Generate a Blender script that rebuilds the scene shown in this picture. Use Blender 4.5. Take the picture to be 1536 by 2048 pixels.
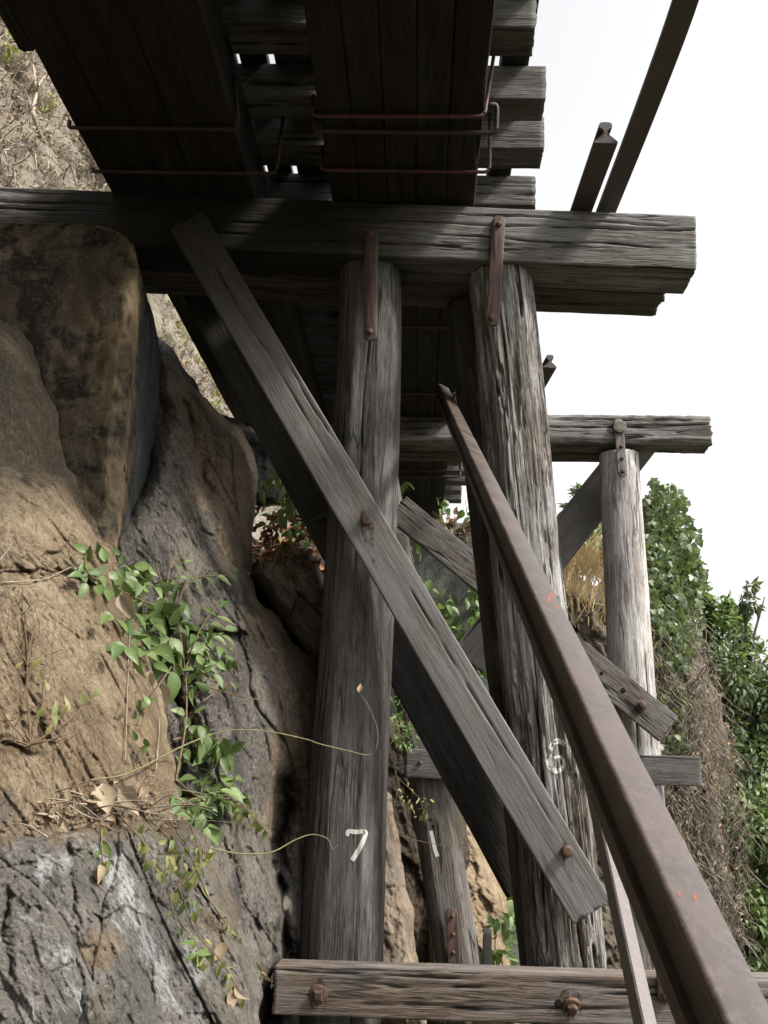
import bpy, bmesh, math, random
import numpy as np
from mathutils import Vector, Matrix
from mathutils.bvhtree import BVHTree

SC = bpy.context.scene
for o in list(bpy.data.objects):
    bpy.data.objects.remove(o)
C = SC.collection
R = math.radians

# ---------------------------------------------------------------- camera
F = 1990.0                       # focal length in pixels of a 1536 x 2048 picture
EYE = 1.6                        # eye height
VPX, VPY, ROLL = 835.0, 1520.0, R(2.1)
a_, b_, t_ = (VPX - 768) / F, -(VPY - 1024) / F, math.tan(ROLL)
x2 = (-t_ * (1 + a_ * a_) - a_ * b_) / (1 + b_ * b_ + t_ * a_ * b_)
x3 = -(a_ + b_ * x2)
Xc = np.array([1.0, x2, -x3]); Xc /= np.linalg.norm(Xc)
Yc = np.array([a_, b_, -1.0]); Yc /= np.linalg.norm(Yc)
Zc = np.cross(Xc, Yc)
CAMR = np.array([Xc, Yc, Zc])
EYEP = np.array([0.0, 0.0, EYE])
cam_data = bpy.data.cameras.new('camera')
cam = bpy.data.objects.new('camera', cam_data); C.objects.link(cam)
cam_data.sensor_fit = 'VERTICAL'; cam_data.sensor_height = 36.0
cam_data.lens = 36.0 * F / 2048.0
cam_data.clip_start = 0.05; cam_data.clip_end = 3000
cam.matrix_world = Matrix.Translation(Vector(EYEP)) @ Matrix(CAMR.tolist()).to_4x4()
SC.camera = cam

# ---------------------------------------------------------------- sky and sun
SUN_EL, SUN_AZ = 48.0, 108.0     # azimuth clockwise from +Y (along the track); +X is the open river side
world = bpy.data.worlds.new('World'); SC.world = world
world.use_nodes = True
wn, wl = world.node_tree.nodes, world.node_tree.links
wn.clear()
wo = wn.new('ShaderNodeOutputWorld'); wb = wn.new('ShaderNodeBackground')
sky = wn.new('ShaderNodeTexSky'); sky.sky_type = 'NISHITA'; sky.sun_disc = False
sky.sun_elevation = R(SUN_EL); sky.sun_rotation = R(SUN_AZ)
sky.air_density = 1.0; sky.dust_density = 4.0; sky.ozone_density = 1.0
hs = wn.new('ShaderNodeHueSaturation'); hs.inputs['Saturation'].default_value = 0.06   # thin white cloud veil
wl.new(sky.outputs[0], hs.inputs['Color']); wl.new(hs.outputs[0], wb.inputs[0])
wb.inputs[1].default_value = 0.15
wl.new(wb.outputs[0], wo.inputs[0])
sd = bpy.data.lights.new('sun', 'SUN'); sd.energy = 2.6; sd.angle = R(6.0); sd.color = (1.0, 0.93, 0.82)
sun = bpy.data.objects.new('sun', sd); C.objects.link(sun)
sdir = Vector((math.sin(R(SUN_AZ)) * math.cos(R(SUN_EL)), math.cos(R(SUN_AZ)) * math.cos(R(SUN_EL)), math.sin(R(SUN_EL))))
sun.rotation_euler = sdir.to_track_quat('Z', 'Y').to_euler()
sun.location = (20, -5, 25)
SC.view_settings.view_transform = 'Standard'
SC.view_settings.look = 'None'
SC.view_settings.exposure = 1.2
SC.view_settings.gamma = 1.0
SC.view_settings.use_curve_mapping = False

# ---------------------------------------------------------------- helpers: rays, noise
def raydir(px, py):
    px = np.asarray(px, float); py = np.asarray(py, float)
    v = np.stack([(px - 768) / F, (1024 - py) / F, -np.ones_like(px)], -1)
    return v @ CAMR.T
def W(px, py, Y):
    d = raydir(px, py)
    s = (np.asarray(Y, float)) / d[..., 1]
    return EYEP + d * s[..., None] if d.ndim > 1 else EYEP + d * float(s)
def WZ(px, py, Z):
    d = raydir(px, py)
    return EYEP + d * ((Z - EYE) / d[2])
def WX(px, py, X):
    d = raydir(px, py)
    return EYEP + d * (X / d[0])

def _h(ix, iy, iz, seed):
    n = (ix.astype(np.int64) * 374761393 + iy.astype(np.int64) * 668265263 + iz.astype(np.int64) * 2147483647 + seed * 1274126177) & 0xFFFFFFFF
    n = ((n ^ (n >> 13)) * 1274126177) & 0xFFFFFFFF
    n = ((n ^ (n >> 15)) * 2246822519) & 0xFFFFFFFF
    return ((n ^ (n >> 16)) & 0xFFFFFF) / float(0xFFFFFF) * 2 - 1
def vnoise(p, seed=0):
    p = np.asarray(p, float)
    i = np.floor(p); f = p - i
    f = f * f * f * (f * (f * 6 - 15) + 10)
    ix, iy, iz = i[..., 0], i[..., 1], i[..., 2]
    fx, fy, fz = f[..., 0], f[..., 1], f[..., 2]
    out = 0
    for dx in (0, 1):
        for dy in (0, 1):
            for dz in (0, 1):
                w = (fx if dx else 1 - fx) * (fy if dy else 1 - fy) * (fz if dz else 1 - fz)
                out = out + w * _h(ix + dx, iy + dy, iz + dz, seed)
    return out
def fbm(p, octs=4, gain=0.5, lac=2.03, seed=0):
    p = np.asarray(p, float); a = 1.0; s = 0; out = 0
    for k in range(octs):
        out = out + a * vnoise(p, seed + k * 17); s += a
        a *= gain; p = p * lac + 3.7
    return out / s
def ridged(p, octs=4, gain=0.5, seed=0):
    p = np.asarray(p, float); a = 1.0; s = 0; out = 0
    for k in range(octs):
        out = out + a * (1 - 2 * np.abs(vnoise(p, seed + k * 13))); s += a
        a *= gain; p = p * 2.07 + 1.3
    return out / s
def sstep(a, b, x):
    t = np.clip((x - a) / (b - a), 0, 1)
    return t * t * (3 - 2 * t)

# ---------------------------------------------------------------- helpers: meshes and objects
def new_mesh(name, verts, faces, smooth=True):
    me = bpy.data.meshes.new(name)
    verts = np.asarray(verts, dtype=np.float32).reshape(-1, 3)
    if isinstance(faces, np.ndarray):
        fl = [faces]
    else:
        fl = faces
    loops, starts, totals, pos = [], [], [], 0
    if isinstance(faces, list) and len(faces) and not isinstance(faces[0], np.ndarray):
        for f in faces:
            loops.extend(f); starts.append(pos); totals.append(len(f)); pos += len(f)
        loops = np.array(loops, dtype=np.int32)
        starts = np.array(starts, dtype=np.int32)
    else:
        ls, ss = [], []
        for f in fl:
            f = np.asarray(f, dtype=np.int32)
            if len(f) == 0: continue
            k = f.shape[1]
            ls.append(f.reshape(-1)); ss.append(pos + np.arange(len(f), dtype=np.int32) * k); pos += f.size
        loops = np.concatenate(ls); starts = np.concatenate(ss).astype(np.int32)
    me.vertices.add(len(verts)); me.vertices.foreach_set('co', verts.reshape(-1))
    me.loops.add(len(loops)); me.loops.foreach_set('vertex_index', loops)
    me.polygons.add(len(starts)); me.polygons.foreach_set('loop_start', starts)
    me.update(calc_edges=True); me.validate()
    if smooth:
        me.polygons.foreach_set('use_smooth', np.ones(len(me.polygons), dtype=bool))
    return me
def tag(o, label=None, cat=None, group=None, kind=None):
    if label: o['label'] = label
    if cat: o['category'] = cat
    if group: o['group'] = group
    if kind: o['kind'] = kind
    return o
def link(name, me, mat=None, parent=None, mw=None):
    o = bpy.data.objects.new(name, me); C.objects.link(o)
    if mat is not None and me is not None:
        if len(me.materials) == 0: me.materials.append(mat)
    if mw is not None: o.matrix_world = mw
    if parent is not None:
        o.parent = parent
        o.matrix_parent_inverse = parent.matrix_world.inverted()
    return o
def empty(name, loc=(0, 0, 0)):
    o = bpy.data.objects.new(name, None); C.objects.link(o)
    o.matrix_world = Matrix.Translation(Vector(loc)); o.empty_display_size = 0.1
    return o
def frame(origin, xdir, hint):
    x = Vector(xdir).normalized(); y = Vector(hint); y = (y - x * y.dot(x)).normalized(); z = x.cross(y)
    return Matrix(((x.x, y.x, z.x, origin[0]), (x.y, y.y, z.y, origin[1]), (x.z, y.z, z.z, origin[2]), (0, 0, 0, 1)))

def loft_faces(nu, nt):
    i = np.arange(nu - 1)[:, None]; j = np.arange(nt)[None, :]
    a = i * nt + j; b = i * nt + (j + 1) % nt; c = (i + 1) * nt + (j + 1) % nt; d = (i + 1) * nt + j
    return np.stack([a, d, c, b], -1).reshape(-1, 4)
def loft_mesh(name, rings, capn=3, seed=0, rag=0.004, crack=None):
    """rings (nu, nt, 3): closed tube, ragged end faces"""
    nu, nt, _ = rings.shape
    V = [rings.reshape(-1, 3)]; Fs = [loft_faces(nu, nt)]
    base = nu * nt
    for end, ring in ((0, rings[0]), (1, rings[-1])):
        c = ring.mean(0); prev = np.arange(nt) + (0 if end == 0 else (nu - 1) * nt)
        ax = rings[0].mean(0) - rings[-1].mean(0); ax /= np.linalg.norm(ax)
        if end: ax = -ax
        for k in range(1, capn):
            r = c + (ring - c) * (1 - k / capn)
            n = vnoise(r * 60 + 5.1, seed + 3) * rag
            V.append(r + ax * n[:, None]); cur = base + np.arange(nt); base += nt
            q = np.stack([prev, np.roll(prev, -1), np.roll(cur, -1), cur], -1)
            Fs.append(q if end == 0 else q[:, ::-1]); prev = cur
        V.append(c[None]); ci = base; base += 1
        t = np.stack([prev, np.roll(prev, -1), np.full(nt, ci)], -1)
        Fs.append(t if end == 0 else t[:, ::-1])
    me = new_mesh(name, np.concatenate(V), Fs)
    if crack is not None:
        at = me.attributes.new('crack', 'FLOAT', 'POINT'); z = np.zeros(len(me.vertices), dtype=np.float32); z[:crack.size] = crack.reshape(-1)
        at.data.foreach_set('value', z)
    return me

def timber(name, A, B, w, h, hint, mat, seed=1, ru=0.03, rp=0.014, rnd=0.012, amp=0.004, cracks=0, depth=0.012, rag=0.015, parent=None, waney=0.0, bow=0.0):
    """hewn timber from A to B (axis ends); w along hint, h across; local X runs along the grain"""
    A = Vector(A); B = Vector(B); L = (B - A).length
    rs = np.random.RandomState(seed)
    nu = max(4, int(L / ru)); u = np.linspace(0, L, nu)
    # rounded rectangle perimeter
    n1 = max(3, int(w / rp)); n2 = max(3, int(h / rp))
    pts = []
    rr = min(rnd, w * .45, h * .45)
    cs = [(w/2-rr, h/2-rr, 0), (-(w/2-rr), h/2-rr, 90), (-(w/2-rr), -(h/2-rr), 180), (w/2-rr, -(h/2-rr), 270)]
    for ci, (cx, cy, a0) in enumerate(cs):
        for k in range(4):
            a = R(a0 + 90 * k / 3.0); pts.append((cx + rr * math.cos(a), cy + rr * math.sin(a)))
        nx = cs[(ci + 1) % 4]
        ae = R(a0 + 90)
        p0 = np.array([cx + rr * math.cos(ae), cy + rr * math.sin(ae)])
        p1 = np.array([nx[0] + rr * math.cos(R(nx[2])), nx[1] + rr * math.sin(R(nx[2]))])
        m = n1 if ci in (0, 2) else n2
        for k in range(1, m):
            pts.append(tuple(p0 + (p1 - p0) * k / m))
    pts = np.array(pts); nt = len(pts)
    per = np.concatenate([[0], np.cumsum(np.linalg.norm(np.diff(pts, axis=0), axis=1))])
    nrm = pts / np.linalg.norm(pts / np.array([w, h]), axis=1, keepdims=True) / np.array([w, h])
    nrm = nrm / np.linalg.norm(nrm, axis=1, keepdims=True)
    U = np.repeat(u[:, None], nt, 1); P = np.repeat(pts[None], nu, 0)
    q = np.stack([U * 1.3, P[..., 0] * 9, P[..., 1] * 9], -1) + seed * 7.31
    d = amp * 1.2 * fbm(q, 3, seed=seed)
    q = np.stack([U * 2.2, P[..., 0] * 55, P[..., 1] * 55], -1) + seed * 3.1
    d += amp * 0.7 * fbm(q, 3, 0.6, seed=seed + 5)
    # chipped arrises
    cor = 1 - np.clip((np.minimum(w/2 - np.abs(P[..., 0]), 9) + np.minimum(h/2 - np.abs(P[..., 1]), 9)) / 0.05, 0, 1)
    d -= (0.3 * amp + waney) * cor * np.clip(0.5 + fbm(np.stack([U * 5, P[..., 0] * 3, P[..., 1] * 3], -1) + seed, 4, .6, seed=seed + 9), 0, 1) * 2
    ck = np.zeros_like(d)
    for k in range(cracks):
        pc = rs.uniform(0, per[-1]); u0 = rs.uniform(0, L); ln = rs.uniform(.3, 1.3)
        wob = pc + 0.012 * vnoise(np.stack([U * 3 + k, U * 0 + k * 3.3, U * 0], -1), seed + k) + (U - u0) * rs.uniform(-.02, .02)
        dist = np.abs(per[None, :] - wob)
        m = np.clip(1 - dist / (rp * rs.uniform(.7, 1.15)), 0, 1) * sstep(ln, ln * .35, np.abs(U - u0)) * np.clip(.75 + .6 * vnoise(np.stack([U * 9, U * 0 + k, U * 0], -1), seed), 0, 1)
        d -= depth * 1.6 * m; ck = np.maximum(ck, m)
    Q = P + nrm[None] * d[..., None]
    if bow:
        Q = Q + np.stack([np.zeros_like(U), bow * np.sin(U / L * math.pi)], -1)
    # ragged ends
    e = rag * fbm(np.stack([P[..., 0] * 40, P[..., 1] * 40, U * 0], -1) + seed * 1.7, 3, .7, seed=seed + 2)
    U2 = U + e * (sstep(.08, 0, U) + sstep(.08, 0, L - U))
    rings = np.stack([U2, Q[..., 0], Q[..., 1]], -1)
    me = loft_mesh(name, rings[:, ::-1], 4, seed, rag * .5, ck[:, ::-1])
    return link(name, me, mat, parent, frame(A, B - A, hint))

def log_post(name, A, B, r0, r1, mat, seed=1, nu=260, nt=150, lob=0.05, fiss=0.012, flat=None, rag=0.01, splint=0.0, hint=(0, 1, 0), waves=0.012, cracks=0):
    """round weathered log from A (bottom) to B (top) with fissures down its length"""
    A = Vector(A); B = Vector(B); L = (B - A).length
    u = np.linspace(0, L, nu); t = np.linspace(0, 2 * math.pi, nt, endpoint=False)
    U, T = np.meshgrid(u, t, indexing='ij')
    cx, cy = np.cos(T), np.sin(T)
    rad = r0 + (r1 - r0) * U / L
    q = np.stack([U * .6, cx * 1.1, cy * 1.1], -1) + seed * 5.3
    rr = rad * (1 + lob * fbm(q, 3, seed=seed))
    warp = 0.25 * fbm(np.stack([U * 1.2, cx * 1.5, cy * 1.5], -1) + seed, 2, seed=seed + 30)
    Tw = T + warp
    q = np.stack([U * 1.6, np.cos(Tw) * 11, np.sin(Tw) * 11], -1) + seed * 2.2
    n = ridged(q, 3, .55, seed=seed + 4)
    pres = np.clip(.55 + .9 * fbm(np.stack([U * .8, cx * 1.6, cy * 1.6], -1) + 9 + seed, 2, seed=seed + 8), 0.15, 1.2)
    fade = .25 + .75 * sstep(0, .12, L - U)
    rr = rr - fade * fiss * pres * sstep(.25, .8, n)
    q = np.stack([U * 3.5, np.cos(Tw) * 30, np.sin(Tw) * 30], -1) + seed
    rr = rr + fiss * .35 * fbm(q, 2, .6, seed=seed + 6)
    if splint:
        q = np.stack([U * 1.1, cx * 4, cy * 4], -1) + seed * .7
        s = sstep(.12, .2, fbm(q, 4, .6, seed=seed + 12))
        rr = rr - splint * s * fade
    if flat:
        # hewn flats: clip radius in some directions
        for (ang, fr) in flat:
            c = np.cos(T - R(ang)); lim = rad * fr / np.maximum(c, 1e-3)
            k = (c > .3)
            rr = np.where(k, np.minimum(rr, lim + 0.25 * (rr - rad)), rr)
    ck = np.zeros_like(rr); rs = np.random.RandomState(seed + 500)
    for k in range(cracks):
        a0 = rs.uniform(0, 2 * math.pi); u0 = rs.uniform(0, L); ln = rs.uniform(.25, 1.2); wd = rs.uniform(.7, 1.5) * 2 * math.pi / nt
        aw = a0 + .10 * vnoise(np.stack([U * 2.2 + k, U * 0 + k * 3.3, U * 0], -1), seed + k) + (U - u0) * rs.uniform(-.08, .08)
        dist = np.abs((T - aw + math.pi) % (2 * math.pi) - math.pi)
        m = np.clip(1 - dist / wd, 0, 1) * sstep(ln, ln * .3, np.abs(U - u0)) * np.clip(.8 + .6 * vnoise(np.stack([U * 8, U * 0 + k, U * 0], -1), seed), 0, 1)
        rr = rr - .02 * m; ck = np.maximum(ck, m)
    off = waves * np.stack([vnoise(np.stack([U * .9, U * 0 + seed, U * 0], -1), seed), vnoise(np.stack([U * .9, U * 0 + seed + 7, U * 0], -1), seed + 1)], -1)
    e = rag * fbm(np.stack([cx * 9, cy * 9, U * 0], -1) + seed, 3, .7, seed=seed + 2)
    U2 = U + e * (sstep(.1, 0, U) + sstep(.1, 0, L - U))
    rings = np.stack([U2, rr * cx + off[..., 0], rr * cy + off[..., 1]], -1)
    me = loft_mesh(name, rings[:, ::-1], 4, seed, rag, ck[:, ::-1])
    return link(name, me, mat, None, frame(A, B - A, hint))

def extrude_profile(name, prof, A, B, up, mat, parent=None, nu=12, path=None, wob=0.0, seed=0):
    """profile (n,2) in (side, up) swept from A to B, or along path points"""
    prof = np.asarray(prof, float)
    if path is None:
        A = np.array(A, float); B = np.array(B, float)
        path = A + (B - A) * np.linspace(0, 1, nu)[:, None]
    path = np.asarray(path, float)
    tan = np.gradient(path, axis=0); tan /= np.linalg.norm(tan, axis=1, keepdims=True)
    up = np.asarray(up, float); ups = up - tan * (tan @ up)[:, None]
    ups /= np.linalg.norm(ups, axis=1, keepdims=True)
    side = np.cross(tan, ups)
    o = path.mean(0)
    rings = path[:, None, :] - o + side[:, None, :] * prof[None, :, 0, None] + ups[:, None, :] * prof[None, :, 1, None]
    if wob:
        rings = rings + wob * np.stack([vnoise(rings * 9 + k, seed + k) for k in range(3)], -1)
    me = loft_mesh(name, rings[:, ::-1], 2, 0, 0.0)
    me.set_sharp_from_angle(angle=R(35))
    return link(name, me, mat, parent, Matrix.Translation(Vector(o)))

def smooth_poly(poly, n):
    """Catmull-Rom through 3-D points"""
    p = np.asarray(poly, float); p = np.concatenate([[2 * p[0] - p[1]], p, [2 * p[-1] - p[-2]]])
    m = len(p) - 3; out = []
    for s in np.linspace(0, m - 1e-6, n):
        i = int(s); t = s - i
        a, b, c, d = p[i], p[i + 1], p[i + 2], p[i + 3]
        out.append(.5 * (2 * b + (c - a) * t + (2 * a - 5 * b + 4 * c - d) * t * t + (3 * b - a - 3 * c + d) * t ** 3))
    return np.array(out)
def tube_geo(path, r0, r1=None, nt=6):
    path = np.asarray(path, float); n = len(path)
    r = np.linspace(r0, r0 if r1 is None else r1, n)
    tan = np.gradient(path, axis=0); tan /= np.linalg.norm(tan, axis=1, keepdims=True) + 1e-9
    ref = np.where(np.abs(tan[:, 2:3]) > .9, np.array([[1., 0, 0]]), np.array([[0, 0, 1.]]))
    s = np.cross(tan, ref); s /= np.linalg.norm(s, axis=1, keepdims=True); v = np.cross(s, tan)
    t = np.linspace(0, 2 * math.pi, nt, endpoint=False)
    rings = path[:, None] + r[:, None, None] * (np.cos(t)[None, :, None] * s[:, None] + np.sin(t)[None, :, None] * v[:, None])
    V = np.concatenate([rings.reshape(-1, 3), path[:1], path[-1:]]); Fq = loft_faces(n, nt)[:, ::-1]
    j = np.arange(nt); k = (j + 1) % nt
    t1 = np.stack([k, j, np.full(nt, n * nt)], -1); t2 = np.stack([(n - 1) * nt + j, (n - 1) * nt + k, np.full(nt, n * nt + 1)], -1)
    return V, Fq, np.concatenate([t1, t2])
class Soup:
    """collects geometry for one mesh"""
    def __init__(s): s.V = []; s.Q = []; s.T = []; s.n = 0
    def tube(s, path, r0, r1=None, nt=5):
        V, q, t = tube_geo(path, r0, r1, nt); s.add(V, q, t)
    def add(s, V, q=None, t=None):
        s.V.append(np.asarray(V, float).reshape(-1, 3))
        if q is not None and len(q): s.Q.append(np.asarray(q) + s.n)
        if t is not None and len(t): s.T.append(np.asarray(t) + s.n)
        s.n += len(s.V[-1])
    def mesh(s, name, smooth=True):
        fs = []
        if s.Q: fs.append(np.concatenate(s.Q))
        if s.T: fs.append(np.concatenate(s.T))
        return new_mesh(name, np.concatenate(s.V), fs, smooth)
def tube(name, pts, r, mat, parent=None, n=None, r1=None, nt=8):
    p = smooth_poly(pts, n) if n else np.asarray(pts, float)
    S = Soup(); o = p.mean(0); S.tube(p - o, r, r1, nt)
    return link(name, S.mesh(name), mat, parent, Matrix.Translation(Vector(o)))

def bvh_of(*objs):
    V, P, n = [], [], 0
    for o in objs:
        me = o.data; nv = len(me.vertices); co = np.empty(nv * 3, dtype=np.float32); me.vertices.foreach_get('co', co)
        m = np.array(o.matrix_world); co = co.reshape(-1, 3) @ m[:3, :3].T + m[:3, 3]
        V.append(co); P.extend([[v + n for v in p.vertices] for p in me.polygons]); n += nv
    return BVHTree.FromPolygons([tuple(v) for v in np.concatenate(V)], P)
def hit(bvh, px, py):
    d = raydir(px, py); d = d / np.linalg.norm(d)
    loc, nrm, i, dist = bvh.ray_cast(Vector(EYEP), Vector(d))
    if loc is None: return None, None
    if nrm.dot(Vector(d)) > 0: nrm = -nrm
    return np.array(loc), np.array(nrm)

def bolt(parent, p, n, r=0.028, hh=0.02, nut='round', washer=True, mat=None, wmat=None):
    """bolt head (with washer as sub-part or sibling) standing on point p with normal n"""
    n = Vector(n).normalized(); up = Vector((0, 0, 1)); m = frame(p, up - n * up.dot(n) + Vector((.01, 0, 0)), n)
    m = m  # local Y is the normal
    sides = 6 if nut == 'hex' else (4 if nut == 'square' else 14)
    prof = [(-.012, 0.92), (hh * .6, 1.0), (hh * .9, .92), (hh, .72), (hh * 1.03, .3)]
    t = np.linspace(0, 2 * math.pi, sides, endpoint=False) + (math.pi / 4 if sides == 4 else 0.2)
    rings = np.array([[(np.cos(a) * r * k, y, np.sin(a) * r * k) for a in t] for (y, k) in prof])
    me = loft_mesh('bolt', rings, 2)
    b = link('bolt', me, mat, parent, m)
    if sides < 10:
        for pl in me.polygons: pl.use_smooth = False
    if washer:
        t = np.linspace(0, 2 * math.pi, 16, endpoint=False)
        rr = r * 1.55
        rings = np.array([[(np.cos(a) * rr * k, y, np.sin(a) * rr * k) for a in t] for (y, k) in [(-.012, 1), (.003, 1), (.005, .95)]])
        link('washer', loft_mesh('washer', rings, 2), wmat or mat, b, m)
    return b

def decal(name, parent, bvh, strokes, wpx, mat, off=0.002):
    """brush strokes given as picture polylines laid onto a surface as thin paint"""
    S = Soup()
    for st in strokes:
        st = np.array(st, float)
        wv = st[:, 2] if st.shape[1] > 2 else np.full(len(st), wpx)
        p3 = smooth_poly(np.concatenate([st[:, :2], wv[:, None]], 1), 6 * len(st))
        tan = np.gradient(p3[:, :2], axis=0); tan /= np.linalg.norm(tan, axis=1, keepdims=True) + 1e-9
        nr = np.stack([-tan[:, 1], tan[:, 0]], -1)
        rows = []
        for i in range(len(p3)):
            row = []
            for k in np.linspace(-.5, .5, 5):
                q = p3[i, :2] + nr[i] * k * p3[i, 2]
                l, n = hit(bvh, q[0], q[1])
                if l is None: continue
                row.append(l + (EYEP - l) / np.linalg.norm(EYEP - l) * off)
            if len(row) == 5: rows.append(row)
        if len(rows) < 2: continue
        g = np.array(rows); nu, nt = g.shape[:2]
        i = np.arange(nu - 1)[:, None]; j = np.arange(nt - 1)[None]
        a = i * nt + j
        S.add(g, np.stack([a, a + 1, a + nt + 1, a + nt], -1).reshape(-1, 4))
    return link(name, S.mesh(name), mat, parent, Matrix.Identity(4))

# ---------------------------------------------------------------- materials
class NT:
    def __init__(s, name):
        s.m = bpy.data.materials.new(name); s.m.use_nodes = True
        s.n = s.m.node_tree.nodes; s.l = s.m.node_tree.links; s.n.clear()
        s.out = s.n.new('ShaderNodeOutputMaterial')
        s.tc = s.n.new('ShaderNodeTexCoord'); s.oi = s.n.new('ShaderNodeObjectInfo')
    def put(s, sock, v):
        if isinstance(v, bpy.types.NodeSocket): s.l.new(v, sock)
        elif v is not None:
            try: sock.default_value = v
            except Exception: sock.default_value = (*v, 1.0)
    def vec(s, src, scale=(1, 1, 1), rot=(0, 0, 0), loc=(0, 0, 0)):
        m = s.n.new('ShaderNodeMapping'); m.vector_type = 'POINT'
        s.l.new(src, m.inputs[0]); m.inputs[1].default_value = loc; m.inputs[2].default_value = rot; m.inputs[3].default_value = scale
        return m.outputs[0]
    def noise(s, vec, scale=1, detail=5, rough=.55, dist=0, out=0):
        t = s.n.new('ShaderNodeTexNoise'); s.l.new(vec, t.inputs['Vector'])
        t.inputs['Scale'].default_value = scale; t.inputs['Detail'].default_value = detail
        t.inputs['Roughness'].default_value = rough; t.inputs['Distortion'].default_value = dist
        return t.outputs[out]
    def vor(s, vec, scale=1, feature='DISTANCE_TO_EDGE', rand=1.0):
        t = s.n.new('ShaderNodeTexVoronoi'); t.feature = feature; s.l.new(vec, t.inputs['Vector'])
        t.inputs['Scale'].default_value = scale; t.inputs['Randomness'].default_value = rand
        return t.outputs[0]
    def math(s, op, a, b=None, c=None, clamp=False):
        t = s.n.new('ShaderNodeMath'); t.operation = op; t.use_clamp = clamp
        s.put(t.inputs[0], a)
        if b is not None: s.put(t.inputs[1], b)
        if c is not None: s.put(t.inputs[2], c)
        return t.outputs[0]
    def vmath(s, op, a, b):
        t = s.n.new('ShaderNodeVectorMath'); t.operation = op; s.put(t.inputs[0], a); s.put(t.inputs[1], b)
        return t.outputs[0]
    def scale(s, a, k):
        t = s.n.new('ShaderNodeVectorMath'); t.operation = 'SCALE'; s.put(t.inputs[0], a); s.put(t.inputs[3], k)
        return t.outputs[0]
    def ramp(s, v, lo, hi, a=0.0, b=1.0):
        t = s.n.new('ShaderNodeMapRange'); t.interpolation_type = 'SMOOTHSTEP'; s.l.new(v, t.inputs[0])
        t.inputs[1].default_value = lo; t.inputs[2].default_value = hi; t.inputs[3].default_value = a; t.inputs[4].default_value = b
        return t.outputs[0]
    def mix(s, f, a, b, mode='MIX'):
        t = s.n.new('ShaderNodeMix'); t.data_type = 'RGBA'; t.blend_type = mode
        s.put(t.inputs[0], f)
        for k, v in ((6, a), (7, b)):
            if isinstance(v, bpy.types.NodeSocket): s.l.new(v, t.inputs[k])
            else: t.inputs[k].default_value = (*v, 1.0) if len(v) == 3 else v
        return t.outputs[2]
    def bump(s, h, strength=.5, dist=.01, prev=None):
        t = s.n.new('ShaderNodeBump'); t.inputs['Strength'].default_value = strength; t.inputs['Distance'].default_value = dist
        s.l.new(h, t.inputs['Height'])
        if prev is not None: s.l.new(prev, t.inputs['Normal'])
        return t.outputs[0]
    def rnd(s): return s.oi.outputs['Random']
    def obj(s, shift=True):
        c = s.tc.outputs['Object']
        if not shift: return c
        return s.vmath('ADD', c, s.scale_rnd())
    def scale_rnd(s):
        t = s.n.new('ShaderNodeCombineXYZ'); r = s.rnd()
        for i, k in enumerate((37.0, 51.0, 23.0)): s.l.new(s.math('MULTIPLY', r, k), t.inputs[i])
        return t.outputs[0]
    def surf(s, col, rough=.8, normal=None, spec=.3, metal=0.0):
        b = s.n.new('ShaderNodeBsdfPrincipled')
        s.put(b.inputs['Base Color'], col if isinstance(col, bpy.types.NodeSocket) else (*col, 1.0))
        s.put(b.inputs['Roughness'], rough); b.inputs['Metallic'].default_value = metal
        b.inputs['Specular IOR Level'].default_value = spec
        if normal is not None: s.l.new(normal, b.inputs['Normal'])
        s.l.new(b.outputs[0], s.out.inputs[0]); s.b = b
        return s.m

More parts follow.
